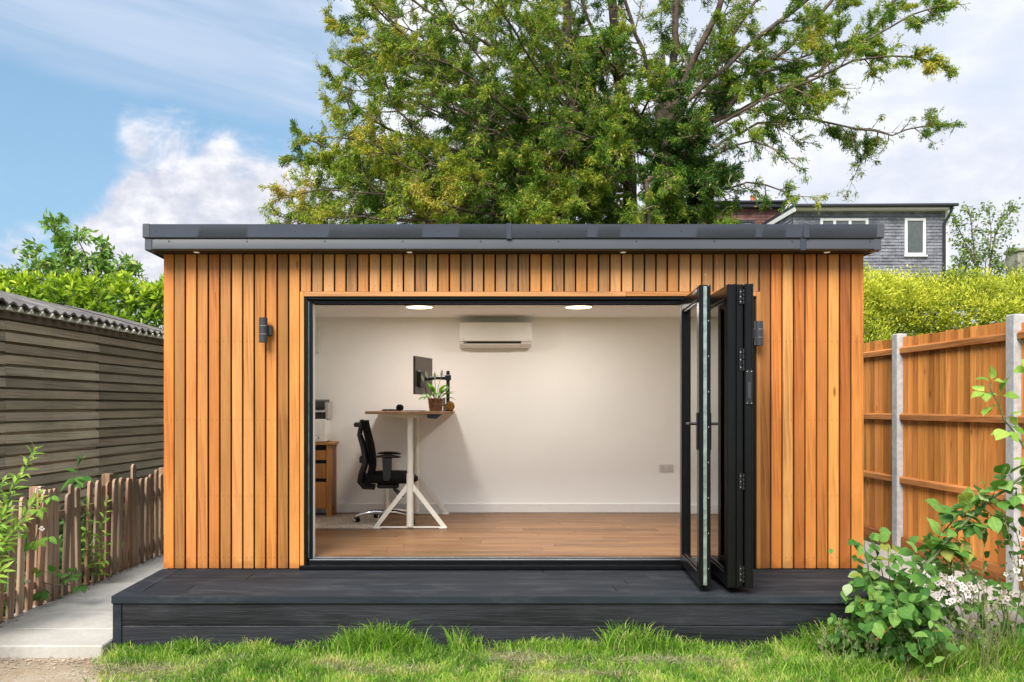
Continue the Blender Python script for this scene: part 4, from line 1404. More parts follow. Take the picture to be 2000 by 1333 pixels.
# corrugated sheets
def zroof(x, y, side):
    return 2.600 + (.10 - x) * .27 + .019 * math.sin(2 * PI * y / .177) + (.012 if side else -.010)
for k in range(6):
    y0 = -2.25 + k * 1.09
    y1 = y0 + 1.12
    dz_ = .014 * (k % 2)
    n = 56
    rows = [.10, -.25, -.6, -.95, -1.25]
    off = random.uniform(-.012, .008)
    top = [[(x + (off if i == 0 else 0) + (.008 * mnoise.noise((y0 + (y1 - y0) * j / n * 1, 3, k)) if i == 0 else 0), y0 + (y1 - y0) * j / n, zroof(x, y0 + (y1 - y0) * j / n, 1) + dz_) for j in range(n + 1)] for i, x in enumerate(rows)]
    bot = [[(p[0], p[1], p[2] - .022) for p in r] for r in top]
    mb = MB()
    mb.grid(top); mb.grid([r[::-1] for r in bot]); mb.grid([bot[0], top[0]])
    mb.build('roof_sheet', M['cement'], shed, smooth=45)
# far slope so the roof is not a flap
mb = MB()
mb.grid([[(x, -2.25 + 6.55 * j / 4, 2.600 + (1.35 * .27) - (-1.25 - x) * .27) for j in range(5)] for x in (-1.24, -1.8, -2.6)])
mb.build('roof_slope', M['cement'], shed)
# pale lumps added to stand for the lit, mossy ends of the sheets
mb = MB()
for k in range(36):
    y = -2.2 + .177 * (k + .25)
    if y > 4.2: break
    w_ = .05
    x = .122 + random.uniform(-.004, .006)
    zt_ = zroof(.10, y, 1) - .02
    mb.add([(x, y - w_, zt_ - .042), (x, y + w_, zt_ - .042), (x + .004, y, zt_ + .006), (x - .10, y - w_, zt_ - .037), (x - .10, y + w_, zt_ - .037), (x - .10, y, zt_ + .03)], [(0, 1, 2), (0, 3, 4, 1), (1, 4, 5, 2), (2, 5, 3, 0)])
struct(mb.build('sheet_end_teeth', M['sheet_end'], shed), 'stuff')

# ---------------------------------------------------------------- picket fence
PXF = lambda y: -3.30 + (y - 5.78) * .055
PRZ = -math.atan(.055)
picket = thing('picket_fence', 'low weathered wooden picket fence leaning beside the concrete path', 'picket fence', (PXF(5.78), 5.78, 0), rotz=PRZ)
rp = random.Random(21)
def picket_mesh(h, wd):
    m_ = MB()
    pr = [(-wd / 2, 0), (wd / 2, 0), (wd / 2, h - wd * .45), (wd * .36, h - wd * .14), (wd * .14, h), (-wd * .14, h), (-wd * .36, h - wd * .14), (-wd / 2, h - wd * .45)]
    m_.prism(pr, 'x', -.011, .011)
    me = bpy.data.meshes.new('picket')
    me.from_pydata(m_.v, [], m_.f)
    me.materials.append(M['picket_wood'])
    return me
pm = [picket_mesh(h, w_) for h, w_ in ((.90, .066), (.88, .070), (.92, .064), (.86, .068))]
yl = -1.95
while yl < 3.9:
    near = max(0, min(1, (1.7 - yl) / 2.4))
    o = bpy.data.objects.new('picket', rp.choice(pm))
    COL.objects.link(o); o.parent = picket
    o.location = (.012 + rp.uniform(-.004, .006), yl, .03 + rp.uniform(-.015, .015))
    lean = -(.015 + .115 * near * (1 if yl > -.5 else .6)) + rp.gauss(0, .022)
    o.rotation_euler = (lean, rp.gauss(-.01, .02), rp.gauss(0, .05))
    u_ = rp.uniform(.8, 1.2)
    red = rp.random() < .35
    o.color = (u_ * (1.02 if red else 1), u_ * (.86 if red else 1), u_ * (.80 if red else 1), 1)
    WL[o] = Vector()
    yl += rp.uniform(.108, .128)
o = bpy.data.objects.new('picket', picket_mesh(1.02, .075)); COL.objects.link(o); o.parent = picket; o.location = (.02, 2.02, .03); o.rotation_euler = (-.01, 0, 0)
for y, zt_ in ((.52, .98), (1.68, .985), (-.62, .97), (-1.9, .97), (2.9, .95), (3.75, .95)):
    MB(Matrix.Translation((-.062, y, 0)) @ Matrix.Rotation(-.05 if y < 1 else -.01, 4, 'X')).box(-.04, .04, -.045, .045, 0, zt_, .004).build('post', M['picket_wood'], picket, color=(.95, .86, .80))
for z in (.20, .70):
    for a, b_ in ((-2.0, 1.1), (1.102, 3.95)):
        MB().box(-.022, -.0005, a, b_, z + rp.uniform(-.01, .01), z + .058, .003).build('rail', M['picket_rail'], picket, color=(.9, .86, .8))
# black edging along the path
tag(MB().box(-3.352, -3.345, 5.1, 9.4, -.02, .085).build('path_edging', M['membrane']), 'thin black edging strip between the concrete path and the pickets', 'edging strip')

# ---------------------------------------------------------------- close board fence on the right
FX = 4.40
fence = thing('board_fence', 'tall orange close board fence with concrete posts on the right boundary', 'fence', (FX, 7.3, 0))
YP = [3.01, 4.74, 6.47, 8.20, 9.93, 11.66]
ZT = [2.27, 2.27, 2.295, 2.30, 2.31]
fence_z0 = .215
for i, y in enumerate(YP):
    mb = MB()
    mb.box(FX - .05, FX + .05, y - .054, y + .054, 0, 2.335, .008)
    mb.build('concrete_post', M['concrete_post'], fence)
rf = random.Random(9)
for i in range(5):
    ya, yb_ = YP[i] + .055, YP[i + 1] - .055
    n = 18
    p_ = (yb_ - ya) / n
    for k in range(n):
        y = ya + p_ * k
        u_ = rf.choice((rf.uniform(.60, .85), rf.uniform(.85, 1.1), rf.uniform(1.0, 1.28)))
        x0 = FX + .012
        wd = p_ + .008
        # feather edge: thick on one side, thin on the other
        m_ = MB()
        zt_ = ZT[i] + rf.uniform(-.006, .006)
        yb2 = min(y + wd, yb_)
        pr = [(x0 + .006, y + .0004), (x0 + .0135, y + .0004), (x0 + .0135, y + p_ - .0015), (x0 - .0065, y + p_ - .0015)]
        m_.prism([(q[0], q[1]) for q in pr], 'z', fence_z0 + .085, zt_)
        m_.build('board', M['fence_wood'], fence, color=(u_, u_ * rf.uniform(.92, 1.05), u_ * rf.uniform(.85, 1.1)))
    MB().box(FX + .026, FX + .034, ya + .002, yb_ - .002, fence_z0 + .09, ZT[i] - .02).build('joint_shade_sheet', M['membrane'], fence)  # black sheet added behind the boards so their joints look shadowed
    for z in (.87, 1.50, 2.165):
        # arris rail, its edge towards us
        m_ = MB()
        m_.prism([(FX + .003, z - .030), (FX + .003, z + .034), (FX - .014, z + .034), (FX - .030, z + .018), (FX - .030, z - .030)], 'y', ya + .002, yb_ - .002)
        u_ = rf.uniform(.9, 1.1)
        m_.build('rail', M['fence_rail'], fence, color=(u_, u_, u_))
    MB().box(FX - .018, FX + .008, ya + .002, yb_ - .002, fence_z0 - .05, fence_z0 + .083, .004).build('gravel_board', M['fence_rail'], fence, color=(.8, .72, .66))

# ---------------------------------------------------------------- growing things
def limb_points(pts, n=10, wob=.05, seed=0):
    """smooth polyline through control points with a little wander"""
    r_ = random.Random(seed)
    pts = [Vector(p) for p in pts]
    out = []
    for i in range(len(pts) - 1):
        p0, p1 = pts[max(i - 1, 0)], pts[i]
        p2, p3 = pts[i + 1], pts[min(i + 2, len(pts) - 1)]
        m_ = max(2, int(n * (p2 - p1).length))
        for k in range(m_):
            t_ = k / m_
            t2, t3 = t_ * t_, t_ ** 3
            p = .5 * ((2 * p1) + (p2 - p0) * t_ + (2 * p0 - 5 * p1 + 4 * p2 - p3) * t2 + (3 * p1 - p0 - 3 * p2 + p3) * t3)
            if out: p += Vector((r_.gauss(0, wob), r_.gauss(0, wob), r_.gauss(0, wob))) * .35
            out.append(p)
    out.append(pts[-1])
    return out


class Twigs:
    """collects thin twigs (as 3-sided tubes) and the segments leaves sit on"""
    def __init__(s):
        s.segs = []          # (p0, p1, weight, shade)
        s.mb = MB()
    def branch(s, p, d, L, r, rng, depth, droop=.25, leafw=1.0, nsub=7, spread=.9, wob=.16, sub=(.28, .55), bare=.2, flat=.6):
        n = max(3, int(L / .16))
        pts = [p.copy()]
        q = p.copy(); dd = d.normalized()
        for i in range(n):
            dd = (dd + Vector((rng.gauss(0, wob), rng.gauss(0, wob), rng.gauss(0, wob) - droop * (i / n) * .3))).normalized()
            q = q + dd * (L / n)
            pts.append(q.copy())
        s.mb.tube(pts, [r * (1 - .8 * i / n) for i in range(n + 1)], 4 if r > .006 else 3, caps=False)
        for i in range(n):
            if i / n >= bare:
                s.segs.append((pts[i], pts[i + 1], leafw))
        if depth > 0:
            for k in range(nsub):
                t_ = bare * .6 + (1 - bare * .6) * (k + rng.random()) / nsub
                i = min(n - 1, int(t_ * n))
                pp = pts[i].lerp(pts[i + 1], t_ * n - i)
                ax = (pts[i + 1] - pts[i]).normalized()
                o_ = Vector((rng.gauss(0, 1), rng.gauss(0, 1), rng.gauss(0, 1) * flat))
                o_ = (o_ - ax * o_.dot(ax))
                if o_.length < 1e-3: continue
                o_.normalize()
                d2 = ax * rng.uniform(.35, .9) + o_ * spread
                s.branch(pp, d2, L * rng.uniform(*sub) * (1.15 - .6 * t_), r * .55, rng, depth - 1, droop * 1.3, leafw, nsub=max(3, nsub - 2), spread=spread, wob=wob, sub=sub, bare=.05, flat=flat)


def leaves_on(segs, per_m, L, Wd, spread=.8, along=.5, droop=.25, jit=.03, fold=.25):
    P0 = np.array([s[0] for s in segs]); P1 = np.array([s[1] for s in segs]); wt = np.array([s[2] for s in segs])
    ln = np.linalg.norm(P1 - P0, axis=1)
    cnt = RNG.poisson(ln * per_m * wt)
    idx = np.repeat(np.arange(len(segs)), cnt)
    N = len(idx)
    t_ = RNG.random((N, 1))
    P = P0[idx] * (1 - t_) + P1[idx] * t_ + RNG.normal(size=(N, 3)) * jit
    ax = unit(P1 - P0)[idx]
    D = ax * along + RNG.normal(size=(N, 3)) * spread
    D[:, 2] -= droop
    Ls = L * RNG.uniform(.6, 1.25, N)
    V, Q = leaf_quads(P, D, Ls, Ls * Wd / L * RNG.uniform(.8, 1.2, N), fold)
    return V, Q, P


# ---- the big yew behind the room
YT = 14.0
tree = thing('yew_tree', 'huge spreading yew tree with yellowing green sprays rising behind the cedar room', 'tree', (W(1300, 0, YT).x, YT, 0))
rt = random.Random(77)
def limb(pts, r0_, r1_, name='limb', seed=0, dens=1.0, mat='bark', sub_L=(.7, 1.5), droop=.35, start=.22, step=.20, leafw=1.0, nsub=6):
    wp = [W(p[0], p[1], YT + (p[2] if len(p) > 2 else 0)) for p in pts]
    lp = limb_points(wp, 4, .05, seed)
    n = len(lp)
    r0_ *= .45
    MB().tube(lp, [r0_ + (r1_ * .8 - r0_) * (i / (n - 1)) ** .8 for i in range(n)], 9).build(name, M[mat], tree, smooth=60)
    Lt = sum((lp[i + 1] - lp[i]).length for i in range(n - 1))
    acc, nxt = 0, Lt * start
    for i in range(n - 1):
        sl_ = (lp[i + 1] - lp[i]).length
        while nxt < acc + sl_:
            f = (nxt - acc) / sl_
            t_ = nxt / Lt
            p = lp[i].lerp(lp[i + 1], f)
            ax = (lp[i + 1] - lp[i]).normalized()
            o_ = Vector((rt.gauss(0, 1), rt.gauss(0, 1), rt.gauss(0, .7)))
            o_ -= ax * o_.dot(ax)
            if o_.length > 1e-3:
                o_.normalize()
                d = ax * rt.uniform(.3, .9) + o_ * .9
                TW.branch(p, d, rt.uniform(*sub_L) * (1.1 - .65 * t_), .016 * (1.2 - .6 * t_), rt, 1, droop, leafw * dens, nsub=nsub, bare=.25)
            nxt += step / max(.3, dens) * rt.uniform(.6, 1.4)
        acc += sl_
    TW.branch(lp[-2], lp[-1] - lp[-2], .7, r1_, rt, 1, droop, leafw * dens, nsub=6, bare=0)


TW = Twigs()
# trunks
def trunk(pts, r0_, r1_, seed, mat='bark'):
    wp = limb_points([W(p[0], p[1], YT + (p[2] if len(p) > 2 else 0)) for p in pts], 3, .05, seed)
    n = len(wp)
    MB().tube(wp, [r0_ + (r1_ - r0_) * i / (n - 1) for i in range(n)], 14).build('trunk', M[mat], tree, smooth=60)
trunk([(1290, 990), (1292, 700), (1296, 420), (1300, 300), (1302, 205)], .36, .20, 1)
trunk([(1235, 990, .3), (1238, 600, .3), (1236, 420, .3), (1225, 250, .3), (1205, 120, .3), (1190, -60, .3)], .20, .07, 2)
trunk([(1120, 990, -.4), (1110, 600, -.4), (1070, 440, -.4), (1055, 365, -.4), (1008, 335, -.4)], .15, .085, 3)
trunk([(1185, 990, .8), (1180, 600, .8), (1165, 420, .8), (1140, 250, .8), (1115, 100, .8), (1100, -80, .8)], .16, .06, 4)
# right: radiating bare-ish limbs
R_ = dict(dens=1.05, leafw=1.25, sub_L=(.45, 1.2))
limb([(1300, 240), (1318, 120), (1322, 0), (1328, -170)], .15, .05, seed=11, dens=.6)
limb([(1306, 240, -.2), (1350, 130, -.3), (1400, 20, -.5), (1440, -130, -.6)], .14, .05, seed=12, dens=.6)
limb([(1316, 215, -.1), (1390, 158, -.4), (1450, 100, -.6), (1520, 45, -.8), (1605, -25, -1)], .095, .04, seed=13, mat='bark_grey', **R_)
limb([(1316, 240, .3), (1395, 235, .6), (1475, 150, .8), (1545, 85, 1), (1640, -15, 1.2)], .11, .04, seed=14, **R_)
limb([(1395, 238, .2), (1480, 200, 0), (1560, 160, -.2), (1640, 110, -.4), (1740, 52, -.6), (1846, 10, -.8)], .075, .015, seed=15, mat='bark_grey', **R_)
limb([(1316, 300, -.3), (1400, 248, -.5), (1475, 205, -.8), (1600, 150, -1), (1700, 112, -1.2), (1812, 118, -1.3)], .075, .015, seed=16, **R_)
limb([(1395, 290, .2), (1480, 243, .3), (1580, 238, .4), (1650, 245, .5), (1740, 258, .5), (1822, 246, .5)], .060, .014, seed=17, mat='bark_grey', **R_)
limb([(1640, 244, .5), (1662, 268, .5), (1690, 300, .5), (1672, 335, .5)], .022, .008, seed=18, dens=.7, sub_L=(.25, .5), start=.3, leafw=.7)
limb([(1318, 205), (1365, 188), (1425, 180), (1500, 192, -.4), (1580, 205, -.6)], .06, .02, seed=19, mat='bark_grey', **R_)
limb([(1330, 395, -.5), (1420, 368, -.9), (1490, 362, -1.1), (1552, 386, -1.2)], .05, .012, seed=20, dens=.8, sub_L=(.35, .8), leafw=.8)
limb([(1316, 330, -.3), (1395, 305, -.8), (1470, 275, -1.1), (1530, 300, -1.3)], .05, .015, seed=22, dens=.7, sub_L=(.4, .9), leafw=.8)
limb([(1380, 150, .4), (1450, 40, .6), (1510, -40, .8)], .07, .03, seed=23, dens=.8, leafw=.9)
limb([(1480, 150, .8), (1600, 100, 1.6), (1700, 60, 2), (1760, -10, 2)], .05, .02, seed=24, **R_)
# left: layered, dense
D_ = dict(dens=1.0, sub_L=(.7, 1.5), leafw=1.0)
limb([(1070, 430, -.4), (1005, 338, -.6), (930, 305, -.8), (850, 285, -1), (760, 250, -1.2), (690, 215, -1.3), (668, 180, -1.3)], .10, .015, seed=31, **D_)
limb([(1055, 385, -.4), (960, 268, -.2), (880, 198, 0), (800, 148, 0), (725, 98, 0), (672, 45, 0)], .085, .015, seed=32, dens=.95, sub_L=(.5, 1.2))
limb([(1225, 300, .3), (1130, 230, .2), (1050, 150, 0), (960, 90, -.2), (860, 40, -.2), (745, -40, -.2)], .10, .02, seed=33, **D_)
limb([(1110, 600, -.4), (1040, 410, -1), (930, 405, -1.4), (800, 392, -1.5), (700, 375, -1.5), (620, 372, -1.4), (566, 388, -1.3)], .07, .012, seed=34, **D_)
limb([(1110, 560, -.4), (1000, 415, -.6), (880, 385, -.5), (760, 330, -.4), (680, 300, -.3), (606, 275, -.2)], .075, .014, seed=35, **D_)
limb([(1225, 250, .3), (1120, 100, .2), (1040, -10, 0), (985, -110, 0)], .09, .03, seed=36, **D_)
limb([(1140, 250, .8), (1060, 120, 1.2), (930, 30, 1.6), (830, -60, 1.8)], .07, .02, seed=37, **D_)
limb([(1296, 320, 0), (1180, 262, -.8), (1080, 250, -1.3), (1000, 222, -1.6), (920, 150, -1.8), (840, 110, -1.8), (738, 88, -1.7)], .08, .014, seed=38, **D_)
limb([(1185, 640, .8), (1050, 440, -.5), (900, 432, -1.6), (750, 428, -1.8), (640, 424, -1.7), (580, 440, -1.6)], .07, .012, seed=39, **D_)
limb([(1165, 420, .8), (1040, 300, 1.4), (900, 240, 1.8), (790, 190, 2), (700, 120, 2)], .08, .014, seed=40, **D_)
limb([(1165, 440, .8), (1000, 360, 1.6), (860, 330, 2.0), (730, 350, 2.2), (650, 320, 2.2)], .08, .014, seed=41, **D_)
limb([(1225, 200, .3), (1150, 40, .4), (1110, -90, .4)], .08, .03, seed=42, **D_)
limb([(1302, 230, 0), (1255, 100, -.4), (1215, -20, -.6), (1180, -120, -.6)], .09, .03, seed=43, **D_)
for k_, l_ in enumerate(([(1000, 415, -.6), (820, 350, -.2), (690, 320, .2), (602, 318, .3)], [(1000, 415, -.6), (850, 400, .2), (740, 395, .6), (640, 400, .8)], [(930, 405, -1.4), (800, 430, -.8), (680, 415, -.6), (590, 405, -.5)], [(880, 385, -.5), (770, 300, -1.2), (700, 275, -1.4), (640, 268, -1.4)],
                            [(850, 285, -1), (760, 200, -.6), (700, 150, -.5), (670, 120, -.5)], [(960, 268, -.2), (840, 90, .4), (760, 40, .6), (700, -10, .6)], [(880, 198, 0), (780, 60, -.6), (730, 0, -.8), (690, -40, -.8)], [(1050, 440, -.5), (900, 360, -1.8), (800, 330, -2), (740, 290, -2)], [(850, 400, .2), (720, 440, .4), (630, 440, .5), (570, 425, .6)])):
    limb(l_, .05, .012, seed=300 + k_, **D_)
# low bushy growth in front of the trunks
k = 50
for (x, y, dx, dy, dd) in ((1290, 440, 80, -90, -1.6), (1295, 430, 60, -160, -1.9), (1300, 470, 90, -50, -1.5), (1290, 450, 20, -110, -2.1), (1240, 460, -60, -120, -1.6), (1236, 420, -110, -60, -1.8),
                       (1180, 460, -60, -80, -2.0), (1110, 450, -90, -50, -2.2), (1296, 330, -60, -120, -1.7), (1230, 260, 60, -90, -1.7), (1296, 300, 60, -40, -1.5), (1165, 350, -90, -50, -1.6), (1300, 480, 60, 10, -1.9),
                       (1230, 200, -60, -110, -1.5), (1300, 260, -100, 30, -1.9), (1236, 440, 30, -30, -2.3), (1180, 470, -130, -20, -2.2), (1290, 460, -60, 0, -2.2), (1290, 400, 95, -30, -1.2), (1296, 350, 110, -10, -1.7)):
    k += 1
    limb([(x, y), (x + dx * .5, y + dy * .6, dd * .5), (x + dx, y + dy, dd)], .05, .02, seed=k, dens=1.25, sub_L=(.5, 1.05), start=.3, step=.15, droop=.5, leafw=1.1)
# filling limbs through the depth of the crown
for q in range(40):
    a = rt.uniform(0, 1)
    ex, ey = rt.uniform(600, 1240), rt.uniform(-60, 425)
    if ey < 300 and ex < 680: ex += 80
    ed = rt.choice((-1, 1)) * rt.uniform(.6, 2.6)
    sx, sy = rt.choice(((1236, 380), (1170, 420), (1110, 500), (1225, 250), (1150, 300)))
    limb([(sx, sy, .3), ((sx + ex) / 2, (sy + ey) / 2 + 15, ed * .6), (ex, ey, ed)], .06, .015, seed=100 + q, dens=.85, sub_L=(.6, 1.3), leafw=.95)
for q in range(9):
    ex, ey = rt.uniform(1260, 1480), rt.uniform(-60, 240)
    ed = rt.uniform(.8, 2.4)
    limb([(1300, 300, .2), ((1300 + ex) / 2, (300 + ey) / 2, ed * .6), (ex, ey, ed)], .06, .015, seed=140 + q, dens=.8, sub_L=(.5, 1.1), leafw=.8)
# cut stubs low on the right trunk side
for (p, q, r_) in (((1268, 480), (1263, 352), .032), ((1263, 362), (1273, 346), .024), ((1255, 450), (1242, 428), .03)):
    a, b_ = W(*p, YT - 2.4), W(*q, YT - 2.45)
    MB().tube([a, b_], r_, 10).build('cut_stub', M['bark'], tree, smooth=50)
    MB().tube([b_, b_ + (b_ - a).normalized() * .004], r_ * .98, 10).build('cut_face', M['cut_wood'], tree)
struct(TW.mb.build('twigs', M['twig'], tree), 'stuff')
V, Q, P = leaves_on(TW.segs, YEW_PER_M, .062, .0145, spread=.62, along=.8, droop=.35, jit=.026)
nf = np.array([mnoise.noise((p[0] * 4.2, p[1] * 4.2, p[2] * 4.2)) + .6 * mnoise.noise((p[0] * 1.5, p[1] * 1.5, p[2] * 1.5 + 9)) for p in P])
keep = RNG.random(len(P)) < np.clip(.42 + 1.6 * nf, .02, 1)
P = P[keep]; nf = nf[keep]
V = V.reshape(-1, 4, 3)[keep].reshape(-1, 3); Q = np.arange(len(P) * 4).reshape(-1, 4)
# dead, twisted bits and yellow flushes come in patches; inner growth is a deeper green, outer and front growth lighter
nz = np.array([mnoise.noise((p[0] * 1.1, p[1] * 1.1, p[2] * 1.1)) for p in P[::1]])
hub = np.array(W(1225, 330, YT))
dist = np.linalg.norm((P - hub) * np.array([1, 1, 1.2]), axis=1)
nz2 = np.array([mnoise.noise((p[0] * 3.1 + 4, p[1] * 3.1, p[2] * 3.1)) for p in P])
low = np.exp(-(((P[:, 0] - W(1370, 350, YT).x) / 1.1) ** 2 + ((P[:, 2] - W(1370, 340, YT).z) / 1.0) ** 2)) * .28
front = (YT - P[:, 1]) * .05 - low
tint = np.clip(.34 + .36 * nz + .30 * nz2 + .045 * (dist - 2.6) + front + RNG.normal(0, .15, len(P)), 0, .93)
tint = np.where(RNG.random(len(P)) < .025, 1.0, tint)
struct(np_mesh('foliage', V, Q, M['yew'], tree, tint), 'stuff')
print('yew leaves', len(P))

# ---------------------------------------------------------------- laurel hedge behind the shed
lau = thing('laurel_hedge', 'bright green broad leaved laurel hedge rising behind the shed roof', 'hedge', (-6.0, 13.2, 0))
rl = random.Random(4)
def lau_top(x):
    return 3.66 + .22 * mnoise.noise((x * 1.1, 2, 0)) + .10 * mnoise.noise((x * 3.3, 7, 0))
mb = MB()
ros = []
for k in range(900):
    x = rl.uniform(-8.4, -3.4)
    zt_ = lau_top(x)
    if rl.random() < .62:
        y = 12.45 + abs(rl.gauss(0, .10)); z = zt_ - (rl.random() ** 1.4) * 1.5
    else:
        y = rl.uniform(12.5, 14.0); z = zt_ - abs(rl.gauss(0, .12))
    k_ = (zt_ - z)
    y += max(0, .25 - k_) * .8
    d = Vector((rl.gauss(0, .35), -.75 if k_ > .25 else -.25, .55 + .6 * max(0, .5 - k_))).normalized()
    ros.append((Vector((x, y, z)), d, k_))
ros.sort(key=lambda r: r[0].y + r[2] * .6)
SP, SD, SL, ST, SU = [], [], [], [], []
nobj = 0
for p, d, k_ in ros:
    base = p - d * .28
    mb.tube([base, p], [.006, .003], 4, caps=False)
    n = rl.randint(6, 10)
    for q in range(n):
        a = q * 2.4 + rl.uniform(-.3, .3)
        t_ = q / n
        s1 = d.orthogonal().normalized(); s2 = d.cross(s1)
        out = s1 * math.cos(a) + s2 * math.sin(a)
        dd = (d * (.25 + 1.1 * t_) + out * (1.15 - .7 * t_)).normalized()
        pos = p - d * .10 * (1 - t_)
        L = rl.uniform(.10, .155) * (.8 + .3 * (1 - t_))
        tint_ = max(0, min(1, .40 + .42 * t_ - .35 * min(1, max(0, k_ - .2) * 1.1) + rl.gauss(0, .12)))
        vis = -7.2 < p.x < -4.45 and p.z > 2.75
        if vis and nobj < 298 and p.y < 12.75:
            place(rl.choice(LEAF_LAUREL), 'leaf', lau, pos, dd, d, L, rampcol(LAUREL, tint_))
            nobj += 1
        else:
            SP.append(pos); SD.append(dd); SL.append(L); ST.append(tint_); SU.append(dd.cross(d))
mb.build('shoots', M['stem_green'], lau)['kind'] = 'stuff'
# inner and lower foliage
for k in range(7000):
    x = rl.uniform(-8.4, -3.4)
    z = lau_top(x) - .25 - rl.random() * 2.9
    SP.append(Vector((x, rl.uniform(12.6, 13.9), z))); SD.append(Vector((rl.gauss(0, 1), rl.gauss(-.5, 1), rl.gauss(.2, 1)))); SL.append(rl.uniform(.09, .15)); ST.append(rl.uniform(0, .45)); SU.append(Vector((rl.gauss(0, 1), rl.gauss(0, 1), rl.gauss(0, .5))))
SL = np.array(SL)
V, Q = leaf_quads(np.array(SP), np.array(SD), SL, SL * .42, .2, unit(np.array(SU)))
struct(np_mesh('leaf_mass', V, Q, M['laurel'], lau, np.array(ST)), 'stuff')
for x in (-7.6, -6.7, -5.9, -5.0, -4.2):
    MB().tube([(x, 13.2, 0), (x + .1, 13.1, 1.5), (x, 13.1, 2.9)], [.05, .04, .015], 8).build('stem', M['bark'], lau)

# ---------------------------------------------------------------- cherry tree behind the laurel
def leafy_tree(name, label, cat, base, limbs, YB, leafset, colors, mat, L, nobj, seed, leaf_w, dens, sub_L, droop, r0_=.06, jit=.05, spread=.7, per_m=30, bark='bark'):
    t = thing(name, label, cat, base)
    r_ = random.Random(seed)
    tw = Twigs()
    for i, l in enumerate(limbs):
        lp = limb_points([W(p[0], p[1], YB + (p[2] if len(p) > 2 else 0)) for p in l], 4, .04, seed + i)
        n = len(lp)
        MB().tube(lp, [r0_ * (1 - .8 * k / (n - 1)) for k in range(n)], 8).build('trunk' if i == 0 else 'limb', M[bark], t, smooth=60)
        for k in range(int(n * .3), n - 1):
            for q in range(dens):
                ax = (lp[k + 1] - lp[k]).normalized()
                o_ = Vector((r_.gauss(0, 1), r_.gauss(0, 1), r_.gauss(.2, .7))); o_ -= ax * o_.dot(ax); o_.normalize()
                tw.branch(lp[k], ax * .8 + o_ * .8, r_.uniform(*sub_L) * (1.2 - .6 * k / n), .009, r_, 1, droop, 1.0, nsub=4, bare=.15)
        tw.branch(lp[-2], lp[-1] - lp[-2], sub_L[0], .008, r_, 1, droop, 1.2, nsub=3, bare=0)
    struct(tw.mb.build('twigs', M['twig'], t), 'stuff')
    if nobj:
        segs = tw.segs[:]
        r_.shuffle(segs)
        segs.sort(key=lambda s: s[0].y)
        cnt = 0
        keep = []
        for s_ in segs:
            dirv_ = s_[1] - s_[0]
            m_ = int(dirv_.length * 16 + r_.random())
            if cnt < nobj and s_[0].z > 3.2:
                for q in range(m_):
                    if cnt >= nobj: break
                    p = s_[0].lerp(s_[1], r_.random())
                    d = dirv_.normalized() * .5 + Vector((r_.gauss(0, .6), r_.gauss(-.2, .6), -.75))
                    place(r_.choice(leafset), 'leaf', t, p, d, (r_.gauss(0, .4), -.4, 1), L * r_.uniform(.75, 1.2), rampcol(colors, r_.random()))
                    cnt += 1
            else:
                keep.append(s_)
        segs = keep
    else:
        segs = tw.segs
    V, Q, P = leaves_on(segs, per_m, L, L * leaf_w, spread=spread, along=.5, droop=.5, jit=jit)
    struct(np_mesh('foliage', V, Q, M[mat], t, np.clip(RNG.normal(.5, .25, len(Q)), 0, 1)), 'stuff')
    return t

leafy_tree('cherry_tree', 'young cherry tree with drooping green leaves poking up behind the laurel hedge', 'tree', (W(150, 0, 15.2).x, 15.2, 0),
           [[(150, 1000), (150, 640), (140, 560), (115, 480), (98, 425)], [(150, 640), (170, 540), (152, 450)], [(150, 660), (190, 560), (200, 480)], [(150, 660), (215, 580), (238, 510)], [(150, 660), (240, 600), (270, 520)],
            [(150, 660), (100, 590), (62, 485)], [(150, 680), (70, 600), (20, 525)], [(150, 680), (260, 610), (305, 555)], [(150, 690), (290, 630), (335, 560)], [(150, 660, .5), (130, 560, .6), (80, 510, .8)], [(150, 660, .5), (185, 580, -.4), (225, 545, -.6)]],
           15.2, LEAF_LANCE, CHERRY, 'cherry', .145, 296, 300, .40, 3, (.25, .55), .3, r0_=.03, per_m=75)

# thin tree far on the right, behind the golden hedge
leafy_tree('sapling_tree', 'thin open tree with sparse leaves beside the grey tiled house', 'tree', (W(1920, 0, 22).x, 22, 0),
           [[(1925, 1000), (1925, 560), (1930, 500), (1935, 440), (1930, 400)], [(1925, 570), (1905, 500), (1898, 440), (1890, 405)], [(1928, 560), (1945, 460), (1965, 425), (1982, 405)], [(1925, 560), (1900, 500), (1880, 460), (1862, 420)],
            [(1925, 580), (1880, 540), (1868, 500)], [(1930, 580), (1960, 520), (1972, 480)], [(1925, 590), (1900, 545), (1885, 510)], [(1925, 590), (1955, 545), (1940, 510)], [(1925, 600), (1980, 560), (1990, 520)], [(1925, 600), (1870, 560), (1862, 530)], [(1925, 600), (1915, 560), (1905, 520)], [(1925, 600), (1900, 570), (1890, 540)], [(1925, 600), (1945, 570), (1935, 540)]],
           22, LEAF_LANCE, CHERRY, 'sapling', .10, 0, 400, .55, 2, (.25, .6), .1, r0_=.035, jit=.06, spread=1.0, per_m=44, bark='bark_grey')

